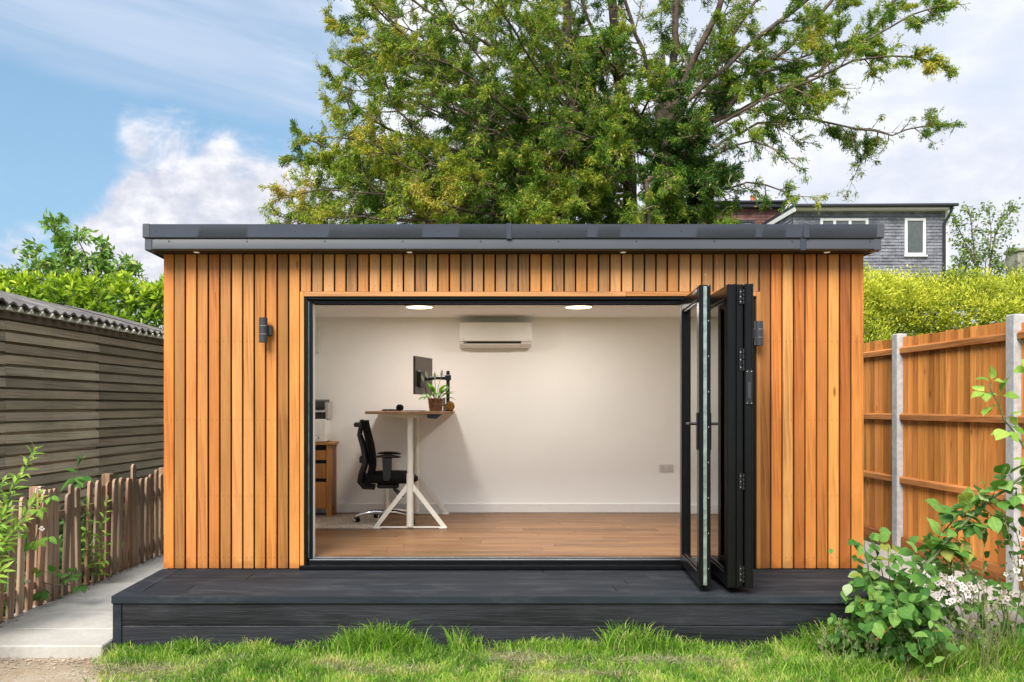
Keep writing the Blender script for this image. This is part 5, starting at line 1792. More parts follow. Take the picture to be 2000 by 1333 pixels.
# ---------------------------------------------------------------- golden conifer hedge behind the fence
gold = thing('conifer_hedge', 'dense golden green conifer hedge standing behind the orange board fence', 'hedge', (7.0, 10.6, 0))
def gold_top(x, y):
    return 3.12 + .16 * mnoise.noise((x * 1.3, y * 1.3, 5)) + .10 * mnoise.noise((x * 3.1, y * 3.1, 9)) + .012 * (x - 5)
NCL = 2300
cx_ = RNG.uniform(4.62, 10.0, NCL)
face = RNG.random(NCL)
cy_ = np.where(face < .62, 9.55 + np.abs(RNG.normal(0, .12, NCL)), RNG.uniform(9.6, 12.0, NCL))
ct = np.array([gold_top(a, b_) for a, b_ in zip(cx_, cy_)])
cz_ = np.where(face < .62, ct - .10 - RNG.random(NCL) ** 1.2 * 2.0, ct - np.abs(RNG.normal(0, .08, NCL)))
cy_ = cy_ + np.maximum(0, .3 - (ct - cz_)) * .9 + .16 * np.sin(cx_ * 3.6 + 1.2 * np.sin(cz_ * 3)) + .13 * np.sin(cz_ * 6 + cx_ * 2.2)
# left flank that shows beside the room
sel = RNG.random(NCL) < .10
cx_ = np.where(sel, 4.58 + np.abs(RNG.normal(0, .05, NCL)), cx_)
cy_ = np.where(sel, RNG.uniform(9.7, 11.5, NCL), cy_)
C = np.stack([cx_, cy_, cz_], 1)
per = 75
idx = np.repeat(np.arange(NCL), per)
dirs = RNG.normal(size=(len(idx), 3)) * np.array([.75, .75, .7])
dirs[:, 1] -= .45; dirs[:, 2] += .55
dirs = unit(dirs)
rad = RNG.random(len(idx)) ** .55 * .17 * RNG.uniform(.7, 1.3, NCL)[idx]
P = C[idx] + dirs * rad[:, None]
D = dirs + RNG.normal(size=P.shape) * .35; D[:, 2] += .25
L = RNG.uniform(.026, .055, len(idx))
V, Q = leaf_quads(P, D, L, L * .36, .3)
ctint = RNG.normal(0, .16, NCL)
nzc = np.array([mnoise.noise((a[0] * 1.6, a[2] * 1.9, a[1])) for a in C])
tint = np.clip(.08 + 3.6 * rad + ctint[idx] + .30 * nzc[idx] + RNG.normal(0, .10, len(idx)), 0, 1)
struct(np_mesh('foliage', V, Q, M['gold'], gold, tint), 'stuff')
# inner twigs and dark fill
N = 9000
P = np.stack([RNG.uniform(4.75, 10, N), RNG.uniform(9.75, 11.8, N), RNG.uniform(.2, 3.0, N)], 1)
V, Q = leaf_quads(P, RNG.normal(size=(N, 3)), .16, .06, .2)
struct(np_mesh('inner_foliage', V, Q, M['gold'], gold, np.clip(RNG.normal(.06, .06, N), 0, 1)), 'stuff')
for x in (5.2, 6.4, 7.6, 8.8):
    MB().tube([(x, 10.7, 0), (x, 10.7, 2.8)], [.07, .02], 8).build('trunk', M['bark'], gold)

# ---------------------------------------------------------------- houses behind
def tiled_wall(mat, parent, x0, x1, z0, z1, y, tw_, th_, holes=(), seed=0, side=None, name='tile_hanging'):
    """rows of hung tiles, each a thin tilted slab; joined because they are only a few pixels each"""
    r_ = random.Random(seed)
    mb = MB()
    rows = int((z1 - z0) / th_)
    for i in range(rows):
        za = z0 + i * th_
        off = (i % 2) * tw_ * .5
        n = int((x1 - x0) / tw_) + 2
        for k in range(-1, n):
            a, b_ = max(x0, x0 + k * tw_ + off + .004), min(x1, x0 + (k + 1) * tw_ + off - .004)
            if b_ - a < .02: continue
            if any(a < h[1] and b_ > h[0] and za < h[3] and za + th_ > h[2] for h in holes):
                segs_ = []
                h = [h for h in holes if a < h[1] and b_ > h[0] and za < h[3] and za + th_ > h[2]][0]
                if a < h[0] - .02: segs_.append((a, h[0]))
                if b_ > h[1] + .02: segs_.append((h[1], b_))
            else:
                segs_ = [(a, b_)]
            for p, q in segs_:
                d0 = .034 + r_.uniform(-.006, .008); dz_ = r_.uniform(-.006, .006)
                z_, zz = za + dz_, za + th_ + .01
                if side is None:
                    mb.add([(p, y - d0, z_), (q, y - d0, z_), (q, y - .008, zz), (p, y - .008, zz), (p, y, z_), (q, y, z_)], [(0, 1, 2, 3), (4, 5, 1, 0), (0, 3, 4), (1, 5, 2)])
                else:
                    mb.add([(y - d0, p, z_), (y - d0, q, z_), (y - .008, q, zz), (y - .008, p, zz), (y, p, z_), (y, q, z_)], [(1, 0, 3, 2), (5, 4, 0, 1)])
    return struct(mb.build(name, M[mat], parent), 'stuff')


def window(parent, x0, x1, z0, z1, y, bars=(), mat='upvc'):
    mb = MB()
    f = .10
    mb.box(x0, x0 + f, y - .06, y + .05, z0, z1, .01); mb.box(x1 - f, x1, y - .06, y + .05, z0, z1, .01)
    mb.box(x0 + f, x1 - f, y - .058, y + .05, z1 - f, z1 - .002, .01); mb.box(x0 + f, x1 - f, y - .058, y + .05, z0 + .002, z0 + f, .01)
    o = mb.build('window', M[mat], parent)
    MB().box(x0 - .04, x1 + .04, y - .11, y - .062, z0 - .05, z0 + .01, .01).build('sill', M[mat], o)
    for b_ in bars:
        xb = x0 + (x1 - x0) * b_
        MB().box(xb - .05, xb + .05, y - .056, y + .04, z0 + f, z1 - f, .01).build('mullion', M[mat], o)
    MB().box(x0 + f, x1 - f, y - .012, y - .006, z0 + f, z1 - f).build('pane', M['glass'], o)
    MB().box(x0 + f, x1 - f, y + .012, y + .028, z0 + f, z1 - f).build('curtain', M['curtain'], o)
    return o

HY = 30.0
gh = thing('grey_house', 'flat roofed house wall hung with grey slate tiles and two white windows', 'house', (15.0, HY + 2, 0))
hx0, hx1 = W(1549, 0, HY).x, W(1848, 0, HY).x
hz1 = W(0, 410, HY).z
h1 = (W(1601, 0, HY).x, W(1695, 0, HY).x, W(0, 470, HY).z, W(0, 427, HY).z)
h2 = (W(1766, 0, HY).x, W(1807, 0, HY).x, W(0, 500, HY).z, W(0, 427, HY).z)
# plain wall built round the window openings
mb = MB()
mb.box(hx0, h1[0], HY, HY + .2, 0, hz1); mb.box(h1[1], h2[0], HY, HY + .2, 0, hz1); mb.box(h2[1], hx1, HY, HY + .2, 0, hz1)
for h in (h1, h2):
    mb.box(h[0], h[1], HY + .001, HY + .2, 0, h[2]); mb.box(h[0], h[1], HY + .001, HY + .2, h[3], hz1)
mb.box(hx0, hx0 + .2, HY + .201, HY + 5, 0, hz1); mb.box(hx1 - .2, hx1, HY + .201, HY + 5, 0, hz1); mb.box(hx0 + .2, hx1 - .2, HY + 4.8, HY + 5, 0, hz1)
mb.box(hx0 + .2, hx1 - .2, HY + .35, HY + .5, 0, hz1)
mb.build('wall', M['slate'], gh)
tiled_wall('slate', gh, hx0, hx1 - .06, 5.2, hz1, HY, .235, .118, (h1, h2), 1)
tiled_wall('slate', gh, HY, HY + 3.5, 5.2, hz1, hx0, .235, .118, (), 2, side=1, name='side_tile_hanging')
MB().box(hx1 - .055, hx1 + .06, HY - .06, HY + .02, 0, hz1, .01).build('corner_trim', M['upvc'], gh)
window(gh, *h1, HY, (.30, .62))
window(gh, *h2, HY)
zf0, zf1 = W(0, 409, HY - .4).z, W(0, 404, HY - .4).z
MB().box(hx0 - .06, hx1 + .02, HY - .34, HY + .3, zf0 + .015, zf1, .01).build('fascia_board', M['upvc'], gh)
zr = W(0, 392, HY - .4).z
MB().prism([(HY - .42, zf1 + .002), (HY - .42, zf1 + .08), (HY - .36, zf1 + .12), (HY + 5.1, zf1 + .13), (HY + 5.1, zf1 + .002)], 'x', hx0 - .10, hx1 + .07).build('roof', M['gutter'], gh)
MB().tube([(hx0 - .1, HY - .46, zf1 + .02), (hx1 + .16, HY - .46, zf1 + .06)], .06, 8).build('gutter', M['gutter'], gh, smooth=50)
MB().prism([(HY - .40, zf1 - .17), (HY - .40, zf1 - .002), (HY + 5, zf1 - .002), (HY + 5, zf1 - .17)], 'x', hx0 - .095, hx0 - .062).build('bargeboard', M['upvc'], gh)
px_ = W(1841, 0, HY).x
MB().tube([(px_ + .12, HY - .40, zf1 - .02), (px_ + .10, HY - .30, zf1 - .25), (px_, HY - .10, zf1 - .55), (px_, HY - .10, 0)], .055, 8).build('downpipe', M['gutter'], gh, smooth=50)

RY_ = 33.0
rh = thing('red_house', 'red clay tiled house wall half hidden behind the yew tree', 'house', (12, RY_ + 2, 0))
rx0, rx1 = W(1380, 0, RY_).x, W(1524, 0, RY_).x
rz1 = W(0, 409, RY_).z
hw = (W(1405, 0, RY_).x, W(1473, 0, RY_).x, W(0, 480, RY_).z, W(0, 430, RY_).z)
mb = MB()
mb.box(rx0, hw[0], RY_, RY_ + .2, 0, rz1); mb.box(hw[1], rx1, RY_, RY_ + .2, 0, rz1)
mb.box(hw[0], hw[1], RY_ + .001, RY_ + .2, 0, hw[2]); mb.box(hw[0], hw[1], RY_ + .001, RY_ + .2, hw[3], rz1)
mb.box(rx0, rx0 + .2, RY_ + .201, RY_ + 4, 0, rz1); mb.box(rx1 - .2, rx1, RY_ + .201, RY_ + 4, 0, rz1); mb.box(rx0 + .2, rx1 - .2, RY_ + .4, RY_ + .5, 0, rz1)
mb.build('wall', M['red_tile'], rh)
tiled_wall('red_tile', rh, rx0, rx1, 6.2, rz1, RY_, .19, .115, (hw,), 5)
window(rh, *hw, RY_, (.5,), 'gutter')
MB().box(rx0 - .1, rx1 + .10, RY_ - .35, RY_ + 4, rz1 + .002, rz1 + .22, .02).build('roof', M['gutter'], rh)
MB().tube([(rx0 - .1, RY_ - .42, rz1 + .19), (rx1 + .12, RY_ - .42, rz1 + .21)], .055, 8).build('gutter', M['gutter'], rh, smooth=50)
chm = MB().box(W(1448, 0, RY_ + 2).x, W(1510, 0, RY_ + 2).x, RY_ + 1.6, RY_ + 2.3, rz1 - .5, W(0, 396, RY_ + 2).z, .02).build('chimney', M['red_tile'], rh)
for px, ht, mt, r_ in ((1471, 383, 'terracotta', .12), (1483, 391, 'cream_pot', .08), (1490, 391, 'cream_pot', .08), (1497, 390, 'cream_pot', .08), (1504, 390, 'cream_pot', .08)):
    z0_ = W(0, 396, RY_ + 2).z
    zt_ = W(0, ht, RY_ + 2).z
    MB().lathe([(r_ * 1.1, 0), (r_ * .95, .03), (r_ * .9, (zt_ - z0_) * .8), (r_ * 1.1, (zt_ - z0_) * .85), (r_ * 1.1, zt_ - z0_)], 14, (W(px, 0, RY_ + 2).x, RY_ + 2, z0_)).build('chimney_pot', M[mt], chm, smooth=40)
# mossy stone chimney at the right edge of the view
sy = 24.0
st = thing('stone_chimney', 'old mossy stone chimney stack at the far right beyond the sparse tree', 'chimney', (W(2003, 0, sy).x, sy, 0))
x0, x1 = W(1989, 0, sy).x, W(2022, 0, sy).x
z1_ = W(0, 492, sy).z
MB().box(x0, x1, sy, sy + .6, 0, z1_, .03).build('stack', M['stone_grey'], st)
MB().box(x0 - .04, x1 + .04, sy - .04, sy + .64, z1_ + .001, z1_ + .12, .03).build('capping', M['stone_grey'], st)

# ---------------------------------------------------------------- small plants on the left
rg = random.Random(31)
def leafy_stem(t, pts, r_, leafset, colors, L0, L1, per, start=.15, up=.5, droop=0, pair=True, tipcol=0, rng=rg, stemmat='stem_green'):
    lp = limb_points(pts, 14, .012, rng.randint(0, 9999))
    n = len(lp)
    MB().tube(lp, [r_ * (1 - .7 * i / (n - 1)) for i in range(n)], 7).build('stem', M[stemmat], t, smooth=60)
    tot = sum((lp[i + 1] - lp[i]).length for i in range(n - 1))
    k_n = max(3, int(tot * per))
    for k in range(k_n):
        u_ = start + (1 - start) * (k + .5) / k_n
        i = min(n - 2, int(u_ * (n - 1)))
        p = lp[i].lerp(lp[i + 1], u_ * (n - 1) - i)
        ax = (lp[i + 1] - lp[i]).normalized()
        s1 = ax.orthogonal().normalized(); s2 = ax.cross(s1)
        for q in range(2 if pair else 1):
            a = k * 1.57 + q * PI + rng.uniform(-.4, .4)
            out = s1 * math.cos(a) + s2 * math.sin(a)
            d = (out + ax * (up + .9 * u_ ** 3) + Vector((0, 0, -droop)))
            L = rng.uniform(L0, L1) * (1.0 - .45 * u_ ** 3)
            place(rng.choice(leafset), 'leaf', t, p + out * r_, d, ax + Vector((0, -.3, .5)), L, rampcol(colors, rng.uniform(.05, .75) + tipcol * u_))

def at(px, py, Y):
    return W(px, py, Y)

bud = thing('leafy_shrub', 'tall fresh green narrow leaved shrub at the near end of the picket fence', 'shrub', (-3.22, 5.55, 0))
b0 = Vector((-3.24, 5.60, 0))
for (px, py, Y, r_) in ((70, 874, 5.60, .007), (36, 932, 5.5, .006), (8, 935, 5.45, .006), (78, 965, 5.55, .005), (20, 990, 5.35, .006), (-25, 930, 5.4, .006), (52, 1010, 5.4, .005), (-5, 1060, 5.25, .005), (10, 1110, 5.2, .005)):
    tip = at(px, py, Y)
    m_ = b0.lerp(tip, .55) + Vector((-.10, -.02, .06))
    leafy_stem(bud, [b0 + Vector((rg.uniform(-.05, .05), rg.uniform(-.08, .08), 0)), m_, tip], r_, LEAF_LANCE, FRESH, .085, .135, 17, start=.42, up=.55, tipcol=.3)

wd1 = thing('fence_weed', 'leafy weed climbing through the middle of the picket fence', 'weed', (-3.17, 7.05, 0))
for (pts) in ([(188, 1135), (195, 1060), (205, 1000), (212, 972)], [(188, 1135), (175, 1060), (166, 1010), (172, 975)], [(192, 1130), (200, 1085), (212, 1060)], [(188, 1120), (168, 1080), (158, 1045)], [(190, 1138), (196, 1110), (205, 1092)]):
    leafy_stem(wd1, [at(x, y, 7.0 - .05 * i) for i, (x, y) in enumerate(pts)], .004, LEAF_LANCE, FRESH, .07, .12, 16, start=.2, up=.4)
def trifoliate(t, p, d, L, colors, rng, n=3, up=(0, -.2, 1), lo=.1, hi=.85):
    d = Vector(d).normalized()
    side = d.cross(Vector(up)).normalized()
    MB().tube([p, p + d * L * .55], [.0025, .0018], 5).build('leaf_stalk', M['cane'], t)
    e = p + d * L * .5
    for k in range(n):
        s_ = (k - (n - 1) / 2) / max(1, (n - 1) / 2) if n > 1 else 0
        dd = d * (1 - .55 * abs(s_)) + side * s_ * .95 + Vector((0, 0, -.15 - .25 * rng.random()))
        u_ = Vector(up) + Vector((rng.gauss(0, .25), rng.gauss(-.1, .25), 0))
        place(rng.choice(LEAF_OVATE), 'leaf', t, e + dd.normalized() * .012, dd, u_, L * rng.uniform(.85, 1.1) * (1 if s_ == 0 else .86), rampcol(colors, rng.uniform(lo, hi)))
br1 = thing('bramble_shoot', 'low trailing bramble shoot with dark green leaves at the foot of the pickets', 'bramble', (-3.22, 6.35, 0))
MB().tube(limb_points([at(65, 1125, 6.4), at(90, 1140, 6.25), at(130, 1143, 6.2), at(172, 1140, 6.2)], 12, .01, 3), .004, 6).build('stem', M['twig'], br1, smooth=60)
for (px, py, dx, dz_) in ((80, 1150, -.4, -.5), (92, 1118, -.7, .3), (128, 1130, .8, .3), (140, 1128, .2, .6), (78, 1145, .6, -.6), (112, 1128, -.1, .7), (146, 1140, .9, -.2)):
    trifoliate(br1, at(px, py, 6.22), (dx, -.45, dz_), .088, BRAMBLE, rg, lo=.1, hi=.5)
br2 = thing('bramble_shoot', 'small bramble shoot with white buds leaning over the tall square picket post', 'bramble', (-3.24, 6.2, 0))
MB().tube(limb_points([at(40, 1190, 6.25), at(60, 1110, 6.2), at(72, 1040, 6.15), at(82, 985, 6.1), at(90, 968, 6.1)], 10, .012, 8), .004, 6).build('stem', M['cane'], br2, smooth=60)
for (px, py, dx, dz_) in ((62, 1040, -.6, .1), (72, 1045, .2, -.7), (88, 1048, .8, .0), (78, 978, .7, .1), (70, 990, .5, -.2), (66, 1050, -.3, -.6), (92, 972, .9, .2)):
    trifoliate(br2, at(px, py, 6.1), (dx, -.5, dz_), .08, FRESH, rg, lo=.1, hi=.6)
mb = MB()
for px, py in ((72, 962), (78, 958), (84, 963), (80, 1036), (84, 1034), (52, 1140), (55, 1137)):
    for q in range(4):
        c = at(px + rg.uniform(-4, 4), py + rg.uniform(-4, 4), 6.08)
        mb.lathe([(.002, 0), (.008, .006), (.006, .013), (.001, .016)], 7, c)
mb.build('buds', M['petal'], br2, smooth=60)['kind'] = 'stuff'
dock = thing('broad_leaved_plant', 'plant with large dark drooping leaves behind the picket fence', 'plant', (-3.42, 7.25, 0))
c = at(151, 905, 7.25)
b0 = Vector((c.x - .02, 7.3, 0))
MB().tube([b0, c + Vector((0, 0, -.4)), c], [.008, .007, .003], 7).build('stem', M['stem_green'], dock, smooth=60)
for (py, dx, dy, dz_, L) in ((935, -1, -.45, -.30, .20), (934, 1, -.4, .02, .19), (932, .7, -.8, -.2, .14), (925, -.5, -.2, .5, .13), (915, .35, -.1, .9, .14), (910, .15, -.2, 1, .12), (936, -.6, -.9, -.1, .12), (940, .3, -.9, -.7, .14)):
    place(rg.choice(LEAF_BIG), 'leaf', dock, at(151, py, 7.25), (dx, dy, dz_), (0, -.3, 1), L, rampcol(BRAMBLE, rg.uniform(.05, .55)), 1.1)
sp2 = thing('leafy_weed', 'small green weed showing above the pickets near the far square post', 'weed', (-3.33, 8.0, 0))
c = at(207, 935, 7.6)
leafy_stem(sp2, [Vector((c.x, 7.6, 0)), c + Vector((-.02, 0, -.2)), c], .005, LEAF_LANCE, CHERRY, .08, .12, 26, start=.75)
# undergrowth between fence and shed
N = 16000
yv = RNG.uniform(4.9, 11.5, N)
xf = -3.38 + (yv - 5.78) * .055
xs_ = -4.46 + (yv - 7.9) * .079
f_ = RNG.random(N)
P = np.stack([xf * (1 - f_) + xs_ * f_, yv, np.abs(RNG.normal(0, .16, N)) * (1 + .5 * np.sin(yv * 3))], 1)
D = RNG.normal(size=(N, 3)); D[:, 2] = np.abs(D[:, 2]) + .2
L = RNG.uniform(.04, .11, N)
V, Q = leaf_quads(P, D, L, L * .45, .2)
o = struct(np_mesh('undergrowth', V, Q, M['bramble_mass'], None, np.clip(RNG.normal(.3, .2, N), 0, 1)), 'stuff')
# leaf litter and dirt along the edging
N = 2600
yv = RNG.uniform(5.3, 9.2, N)
P = np.stack([-3.325 + (yv - 5.78) * .042 + np.abs(RNG.normal(0, .055, N)), yv, np.full(N, .074) + RNG.uniform(0, .006, N)], 1)
clump = np.array([mnoise.noise((0, a * 2.2, 3)) for a in yv]) > -.1
P = P[clump]
D = RNG.normal(size=(len(P), 3)); D[:, 2] *= .12
V, Q = leaf_quads(P, D, RNG.uniform(.008, .030, len(P)), RNG.uniform(.004, .012, len(P)), .3)
struct(np_mesh('leaf_litter', V, Q, M['litter'], None, RNG.random(len(P))), 'stuff')

# ---------------------------------------------------------------- bramble thicket on the right
rb = random.Random(58)
br = thing('bramble_bush', 'large bramble bush with arching canes and white blossom at the right end of the deck', 'bramble', (2.75, 5.0, 0))
NL = [0]
SEG = []
def cane(pts, r_, leaves, L0=.085, L1=.125, n=3, lo=.1, hi=.85, start=.1, colors=BRAMBLE, mat='cane', face=-.35):
    lp = limb_points(pts, 14, .012, rb.randint(0, 9999))
    m_ = len(lp)
    MB().tube(lp, [r_ * (1 - .65 * i / (m_ - 1)) for i in range(m_)], 8).build('cane', M[mat], br, smooth=60)
    for i in range(m_ - 1): SEG.append((lp[i], lp[i + 1], 1))
    for k in range(leaves):
        u_ = start + (1 - start) * (k + rb.random() * .6) / leaves
        i = min(m_ - 2, int(u_ * (m_ - 1)))
        p = lp[i]
        ax = (lp[i + 1] - lp[i]).normalized()
        s1 = ax.cross(Vector((0, -1, .2))).normalized()
        sgn = 1 if k % 2 else -1
        d = s1 * sgn * rb.uniform(.5, 1) + ax * rb.uniform(-.1, .6) + Vector((rb.gauss(0, .2), -rb.uniform(.0, .7), rb.gauss(.05, .2)))
        nn = n if NL[0] < 296 else 0
        if nn:
            trifoliate(br, p, d, rb.uniform(L0, L1) * 1.12, colors, rb, n=nn, up=(rb.gauss(0, .3), face + rb.gauss(0, .3), 1), lo=lo, hi=hi)
            NL[0] += nn
B = Vector((2.74, 5.02, 0))
# main arching cane and its upright shoot
cane([at(1735, 1262, 5.02), at(1786, 1130, 5.0), at(1822, 1088, 4.98), at(1900, 1007, 4.95), at(2000, 930, 4.9), at(2075, 905, 4.9)],   .016, 20, .09, .135, lo=.15, hi=1.0, start=.45)
cane([at(2030, 960, 4.95), at(1996, 865, 4.95), at(1962, 820, 4.95), at(1940, 768, 4.95), at(1930, 752, 4.95)], .008, 10, .07, .105, n=3, colors=FRESH, lo=.2, hi=1, start=.15)
cane([at(2040, 800, 4.95), at(2010, 700, 4.95), at(1985, 655, 4.95)], .006, 5, .06, .085, n=1, colors=FRESH, lo=.4, hi=1)
cane([at(1790, 1130, 5.02), at(1840, 1040, 5.05), at(1900, 985, 5.1), at(1985, 985, 5.1)], .006, 6, .10, .14, lo=.1, hi=.9, start=.2)
cane([at(1760, 1240, 5.05), at(1720, 1110, 5.08), at(1700, 1055, 5.1)], .006, 6, .09, .13, lo=.2, hi=1.0, start=.35)
# left mound
for (x0, y0, x1, y1, x2, y2, dy, nl) in ((1750, 1270, 1700, 1130, 1690, 1048, -.02, 8), (1755, 1270, 1720, 1140, 1672, 1110, .05, 7), (1750, 1270, 1740, 1150, 1735, 1070, .0, 7), (1760, 1275, 1700, 1180, 1650, 1172, -.05, 6), (1760, 1270, 1770, 1160, 1800, 1080, -.08, 7),
                                     (1765, 1275, 1730, 1200, 1690, 1200, -.15, 6), (1760, 1270, 1790, 1180, 1840, 1150, -.15, 6), (1770, 1270, 1830, 1170, 1880, 1090, .1, 7), (1770, 1275, 1760, 1200, 1740, 1150, -.22, 6), (1770, 1280, 1820, 1220, 1835, 1265, -.22, 5), (1775, 1280, 1790, 1240, 1800, 1275, -.28, 4), (1760, 1275, 1800, 1130, 1860, 1100, .15, 6)):
    cane([at(x0, y0, 5.02), at(x1, y1, 5.0 + dy), at(x2, y2, 5.0 + dy * 2)], .005, max(4, nl - 1), .068, .105, lo=.02, hi=.8, start=.25)
# right hand growth behind the blossom
for (x0, y0, x1, y1, x2, y2, dy, nl) in ((1900, 1290, 1910, 1150, 1850, 1080, .1, 5), (1950, 1290, 1960, 1150, 1920, 1110, .0, 5), (1960, 1290, 2000, 1120, 1975, 1010, .05, 6), (1990, 1290, 2030, 1150, 2020, 1060, .0, 5), (1900, 1290, 1885, 1220, 1850, 1180, -.05, 4), (1950, 1290, 1930, 1210, 1880, 1160, -.1, 5)):
    cane([at(x0, y0, 5.1), at(x1, y1, 5.1 + dy), at(x2, y2, 5.1 + dy * 2)], .005, nl, .075, .11, lo=.02, hi=.75, start=.25)
print('bramble leaves', NL[0])
cane([at(1690, 1235, 4.98), at(1705, 1200, 4.98), at(1718, 1178, 5.0)], .011, 0, mat='bark_grey')
MB().tube([at(1710, 1250, 4.85), at(1740, 1225, 4.85), at(1758, 1208, 4.88)], [.006, .005, .003], 6).build('dry_cane', M['cut_wood'], br, smooth=60)
# the rest of the leaves, joined: on the canes, inside the mound and along the right side
items = []
for k in range(1250):
    r_ = rb.random()
    if r_ < .58:
        s_ = rb.choice(SEG); p = s_[0].lerp(s_[1], rb.random()) + Vector((rb.gauss(0, .055), rb.gauss(.03, .05), rb.gauss(0, .05)))
    elif r_ < .8:
        p = Vector((2.62 + rb.gauss(0, .17), 5.08 + rb.gauss(0, .08), .04 + abs(rb.gauss(0, .24))))
    else:
        p = Vector((rb.uniform(2.95, 3.9), 5.16 + rb.gauss(0, .10), abs(rb.gauss(0, .36))))
    if p.z < .01 or p.z > 1.25 or p.x < 2.30: continue
    dd = Vector((rb.gauss(-.1, .7), rb.gauss(-.45, .5), rb.gauss(-.25, .5)))
    items.append((rb.choice(LEAF_OVATE), p, dd, (rb.gauss(0, .5), rb.gauss(-.4, .4), 1), rb.uniform(.035, .088), max(0, min(1, rb.gauss(.46, .25)))))
bake(items, 'small_leaves', M['bramble_mass'], br)
# blossom
def flower_mesh():
    m_ = MB()
    for k in range(5):
        a = 2 * PI * k / 5
        c_, s_ = math.cos(a), math.sin(a)
        def q(r_, o_, z): return (r_ * c_ - o_ * s_, r_ * s_ + o_ * c_, z)
        m_.add([q(.08, 0, 0), q(.32, -.22, .05), q(.52, -.16, .10), q(.58, 0, .13), q(.52, .16, .10), q(.32, .22, .05)], [(0, 1, 2, 3), (0, 3, 4, 5)])
    me = bpy.data.meshes.new('blossom')
    n0 = len(m_.f)
    m_.lathe([(.14, .0), (.15, .06), (.08, .12)], 8)
    me.from_pydata(m_.v, [], m_.f)
    me.materials.append(M['petal']); me.materials.append(M['stamen'])
    for i, p in enumerate(me.polygons):
        p.material_index = 1 if i >= n0 else 0
    return me
fm = flower_mesh()
def blossom(px, py, sx, sy_, n, Y=4.93):
    for k in range(n):
        p = at(px + rb.gauss(0, sx), py + rb.gauss(0, sy_), Y + rb.uniform(-.06, .06))
        d = Vector((rb.gauss(0, .5), rb.gauss(0, .4), 1))
        place(fm, 'blossom', br, p, d, (rb.gauss(0, .5), -1, .5 + rb.gauss(0, .4)), rb.uniform(.026, .038), (1, 1, 1))
blossom(1855, 1140, 16, 9, 20); blossom(1885, 1150, 18, 9, 22); blossom(1868, 1166, 14, 6, 10); blossom(1960, 1170, 12, 8, 7); blossom(1990, 1075, 12, 20, 8, 4.98); blossom(1985, 1130, 12, 14, 4, 4.98); blossom(1845, 1128, 6, 5, 5)
mb = MB()
for (px, py) in ((1850, 1140), (1885, 1150), (1870, 1165), (1960, 1170), (1990, 1080)):
    for k in range(6):
        mb.tube([at(px + rb.gauss(0, 14), py + 8 + rb.gauss(0, 6), 4.95), at(px + rb.gauss(4, 6), py + 45, 5.0)], .0022, 4)
mb.build('flower_stalks', M['cane'], br)['kind'] = 'stuff'

# ---------------------------------------------------------------- grass
def blades(P, H, Wd, lean, tint, name, curl=.6):
    N = len(P)
    a = RNG.uniform(0, 2 * PI, N)
    d = np.stack([np.cos(a), np.sin(a), np.zeros(N)], 1)
    b_ = RNG.uniform(0, 2 * PI, N)
    s_ = np.stack([np.cos(b_), np.sin(b_), np.zeros(N)], 1)
    H = H[:, None]; Wd = Wd[:, None]; lean = lean[:, None]
    up = np.array([0, 0, 1.0])
    p1 = P + up * H * .45 + d * lean * H * .18
    p2 = P + up * H * .80 + d * lean * H * .52
    p3 = P + up * H * (1 - .28 * curl * lean) + d * lean * H * .95
    V = np.stack([P - s_ * Wd * .5, P + s_ * Wd * .5, p1 - s_ * Wd * .48, p1 + s_ * Wd * .48, p2 - s_ * Wd * .34, p2 + s_ * Wd * .34, p3 - s_ * Wd * .03, p3 + s_ * Wd * .03], 1).reshape(-1, 3)
    i = np.arange(N)[:, None] * 8
    Q = np.concatenate([i + np.array([0, 1, 3, 2]), i + np.array([2, 3, 5, 4]), i + np.array([4, 5, 7, 6])], 1).reshape(-1, 4)
    return struct(np_mesh(name, V, Q, M['grass'], None, np.repeat(tint, 3), origin=(0, 5, 0)), 'stuff')

def vnoise(x, y, s, o):
    return np.array([mnoise.noise((a * s, b_ * s, o)) for a, b_ in zip(x, y)])

N = 130000
x = RNG.uniform(-2.75, 4.8, N)
y = 5.345 - RNG.random(N) ** 1.15 * 1.35
n1 = vnoise(x, y, 1.7, 1.0); n2 = vnoise(x, y, 5.0, 4.0)
dens = np.clip(.80 + .70 * n1 + .40 * n2, .10, 1)
# worn, straw-coloured patches and the bare corner by the path
PATCH = ((1285, 1292, .28, .06), (1040, 1292, .26, .05), (1440, 1272, .14, .05), (1000, 1280, .2, .05), (1760, 1300, .2, .06), (300, 1310, .25, .08), (960, 1262, .2, .03), (620, 1300, .2, .04), (820, 1310, .25, .03), (480, 1290, .2, .03), (1140, 1318, .3, .03), (1560, 1300, .2, .03))
for (px, py, rx, ry) in PATCH:
    c = np.array(W(px, py, CZ * FPX / (py - CY)))
    dens *= 1 - .93 * np.exp(-(((x - c[0]) / rx) ** 2 + ((y - c[1]) / ry) ** 2))
edge_ = np.clip((x - (-2.36 + (5.33 - y) * .22)) / .25 + .35 * n2, 0, 1)
dens *= np.where(x < -1.9, edge_, 1)
keep = RNG.random(N) < dens
x, y, n1, n2, dens = x[keep], y[keep], n1[keep], n2[keep], dens[keep]
near_deck = np.exp(-np.abs(y - 5.30) / .07)
H = RNG.uniform(.022, .052, len(x)) * (1 + .9 * np.clip(n1 + .1, 0, 1) + .5 * np.clip(n2, 0, 1)) * (1 + 1.0 * near_deck * np.clip(.6 + n2, 0, 1))
tint = np.clip(.40 + .62 * n2 - .30 * n1 + .35 * vnoise(x, y, 13.0, 8.0) - .12 * near_deck + RNG.normal(0, .20, len(x)), 0, .90)
straw = RNG.random(len(x)) < (.06 + .22 * (dens < .4))
tint = np.where(straw, RNG.uniform(.88, 1, len(x)), tint)
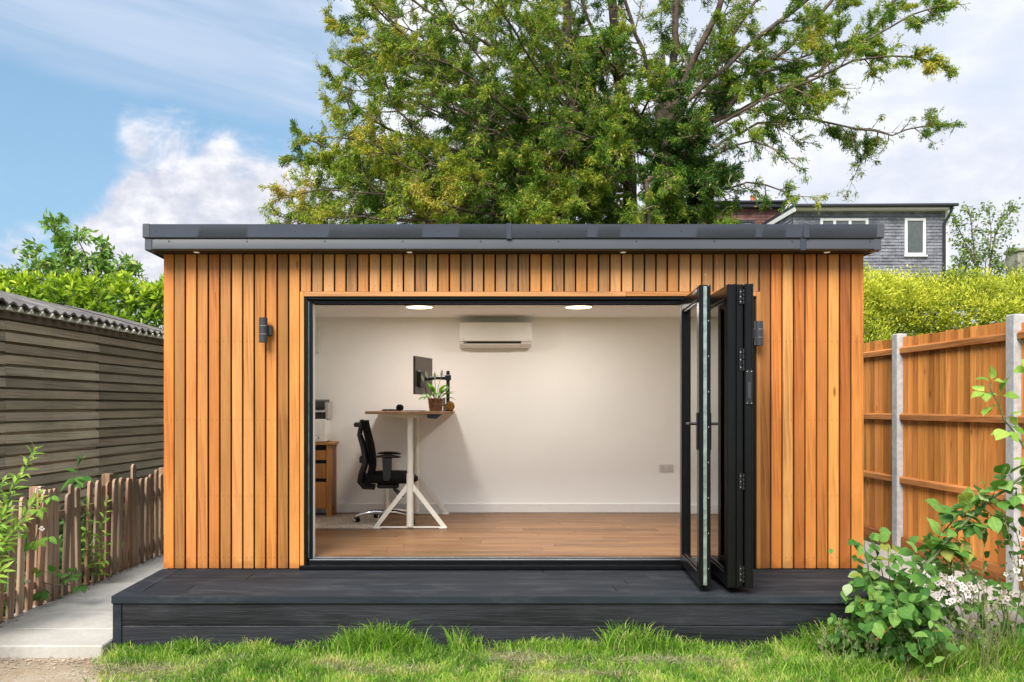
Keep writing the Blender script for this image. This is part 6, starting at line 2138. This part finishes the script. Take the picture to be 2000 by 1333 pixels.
blades(np.stack([x, y, np.full(len(x), -.012)], 1), H, RNG.uniform(.0030, .0056, len(x)), RNG.uniform(.15, 1.1, len(x)), tint, 'lawn_grass')
# flattened straw on the worn patches
px_, py_, pr_ = [], [], []
for (px, py, rx, ry) in PATCH:
    c = W(px, py, CZ * FPX / (py - CY))
    n = int(16000 * rx * ry * 10)
    px_.append(RNG.normal(c.x, rx * .8, n)); py_.append(np.minimum(RNG.normal(c.y, ry * .8, n), 5.32))
px_.append(RNG.uniform(-2.3, 3.6, 2500)); py_.append(5.3 - RNG.random(2500) * .8)
x, y = np.concatenate(px_), np.concatenate(py_)
N = len(x)
P = np.stack([x, y, RNG.uniform(-.008, .012, N)], 1)
D = RNG.normal(size=(N, 3)); D[:, 2] *= .3
V, Q = leaf_quads(P, D, RNG.uniform(.03, .08, N), RNG.uniform(.002, .004, N), .3)
struct(np_mesh('dry_straw', V, Q, M['seed'], None, RNG.random(N)), 'stuff')
# uncut tufts along the deck and round the bramble
TP, TH, TT, TLn, TWd = [], [], [], [], []
tufts = [(330, 1262, .12, .10, 70), (350, 1258, .1, .13, 90), (375, 1255, .08, .15, 90), (440, 1258, .1, .11, 60), (500, 1258, .1, .10, 60), (600, 1255, .10, .12, 70), (660, 1258, .12, .16, 130), (700, 1255, .14, .21, 220), (745, 1252, .16, .25, 320), (780, 1255, .10, .21, 150), (895, 1255, .06, .24, 70), (925, 1255, .08, .16, 80), (985, 1258, .1, .12, 70),
         (1045, 1262, .12, .14, 160), (1085, 1262, .08, .12, 80), (1200, 1256, .10, .24, 90), (1225, 1254, .12, .26, 120), (1265, 1256, .12, .22, 110), (1330, 1256, .12, .16, 130), (1150, 1258, .1, .12, 60), (1420, 1262, .1, .09, 50), (1500, 1262, .12, .10, 60), (1560, 1268, .12, .14, 110), (1600, 1270, .14, .2, 200), (1640, 1275, .16, .22, 300), (1680, 1280, .18, .24, 380), (1720, 1290, .18, .22, 330),
         (1770, 1300, .16, .16, 200), (1850, 1310, .2, .16, 220), (1930, 1305, .2, .2, 260), (1990, 1300, .2, .24, 260), (1540, 1310, .2, .11, 240), (1620, 1315, .2, .12, 240), (1700, 1322, .2, .13, 240), (240, 1268, .06, .12, 40), (225, 1272, .04, .10, 30)]
for (px, py, sp, h, n) in tufts:
    n = int(n * 1.6)
    h *= (.9 if h > .2 else .8) if px < 1550 else 1.05
    Yt = CZ * FPX / (py - CY)
    Yt = min(Yt, 5.30)
    c = W(px, py, Yt)
    xx = c.x + RNG.normal(0, sp * .45, n); yy_ = np.minimum(Yt + RNG.normal(0, .045, n), 5.335)
    TP.append(np.stack([xx, yy_, np.full(n, -.012)], 1)); TH.append(h * RNG.uniform(.45, 1.12, n)); TT.append(np.clip(RNG.normal(.40, .17, n), 0, .8)); TLn.append(RNG.uniform(.2, 1.15, n)); TWd.append(RNG.uniform(.0034, .0068, n))
TT_ = np.concatenate(TT); TT_ = np.where(RNG.random(len(TT_)) < .06, .95, TT_)
blades(np.concatenate(TP), np.concatenate(TH), np.concatenate(TWd), np.concatenate(TLn), TT_, 'tall_grass')
# pale seed heads on the right
mb = MB(); SPs, SDs = [], []
for k in range(84):
    if k < 55:
        p0 = at(rb.uniform(1860, 2030), 1310, 4.85); h = rb.choice((rb.uniform(.15, .5), rb.uniform(.3, .95)))
        if p0.x < 3.0: h *= .55
    else:
        p0 = at(rb.uniform(1600, 1860), 1300, 4.9); h = rb.uniform(.08, .22)
    p0.z = 0; p0.y += rb.uniform(-.1, .15)
    le = Vector((rb.gauss(-.08, .15), rb.gauss(-.05, .12), 1)).normalized()
    p1 = p0 + le * h
    p2 = p1 + (le + Vector((rb.gauss(0, .3), rb.gauss(0, .2), -.1))) * rb.uniform(.06, .12)
    mb.tube([p0, p1, p2], [.0016, .0013, .0006], 3, caps=False)
    for q in range(26):
        t_ = rb.random()
        SPs.append(p1.lerp(p2, t_) + Vector((rb.gauss(0, .005), rb.gauss(0, .005), 0)))
        SDs.append((p2 - p1).normalized() + Vector((rb.gauss(0, .45), rb.gauss(0, .45), rb.gauss(0, .2))))
V, Q = leaf_quads(np.array([list(p) for p in SPs]), np.array([list(p) for p in SDs]), RNG.uniform(.010, .024, len(SPs)), RNG.uniform(.003, .006, len(SPs)), .3)
sg = struct(np_mesh('seed_heads', V, Q, M['seed'], None, RNG.random(len(SPs)), origin=(3.2, 4.9, 0)), 'stuff')
st_ = struct(mb.build('grass_stalks', M['seed'], None), 'stuff')
# gravel and crumbs on the sandy corner
mb = MB()
for k in range(900):
    x = rb.uniform(-3.4, -2.0); y = rb.choice((rb.uniform(4.5, 5.2), rb.gauss(5.13, .05)))
    if y > 5.19: continue
    r_ = rb.uniform(.002, .009)
    z = .004
    a = rb.uniform(0, PI)
    vs = []
    for (i, j, k2) in ((1, 0, 0), (-1, 0, 0), (0, 1, 0), (0, -1, 0), (0, 0, .6), (0, 0, -.6)):
        u_ = rb.uniform(.7, 1.2) * r_
        vs.append((x + (i * math.cos(a) - j * math.sin(a)) * u_ * 1.4, y + (i * math.sin(a) + j * math.cos(a)) * u_, z + k2 * u_))
    mb.add(vs, [(0, 2, 4), (2, 1, 4), (1, 3, 4), (3, 0, 4), (2, 0, 5), (1, 2, 5), (3, 1, 5), (0, 3, 5)])
struct(mb.build('gravel', M['pebble'], smooth=60), 'stuff')
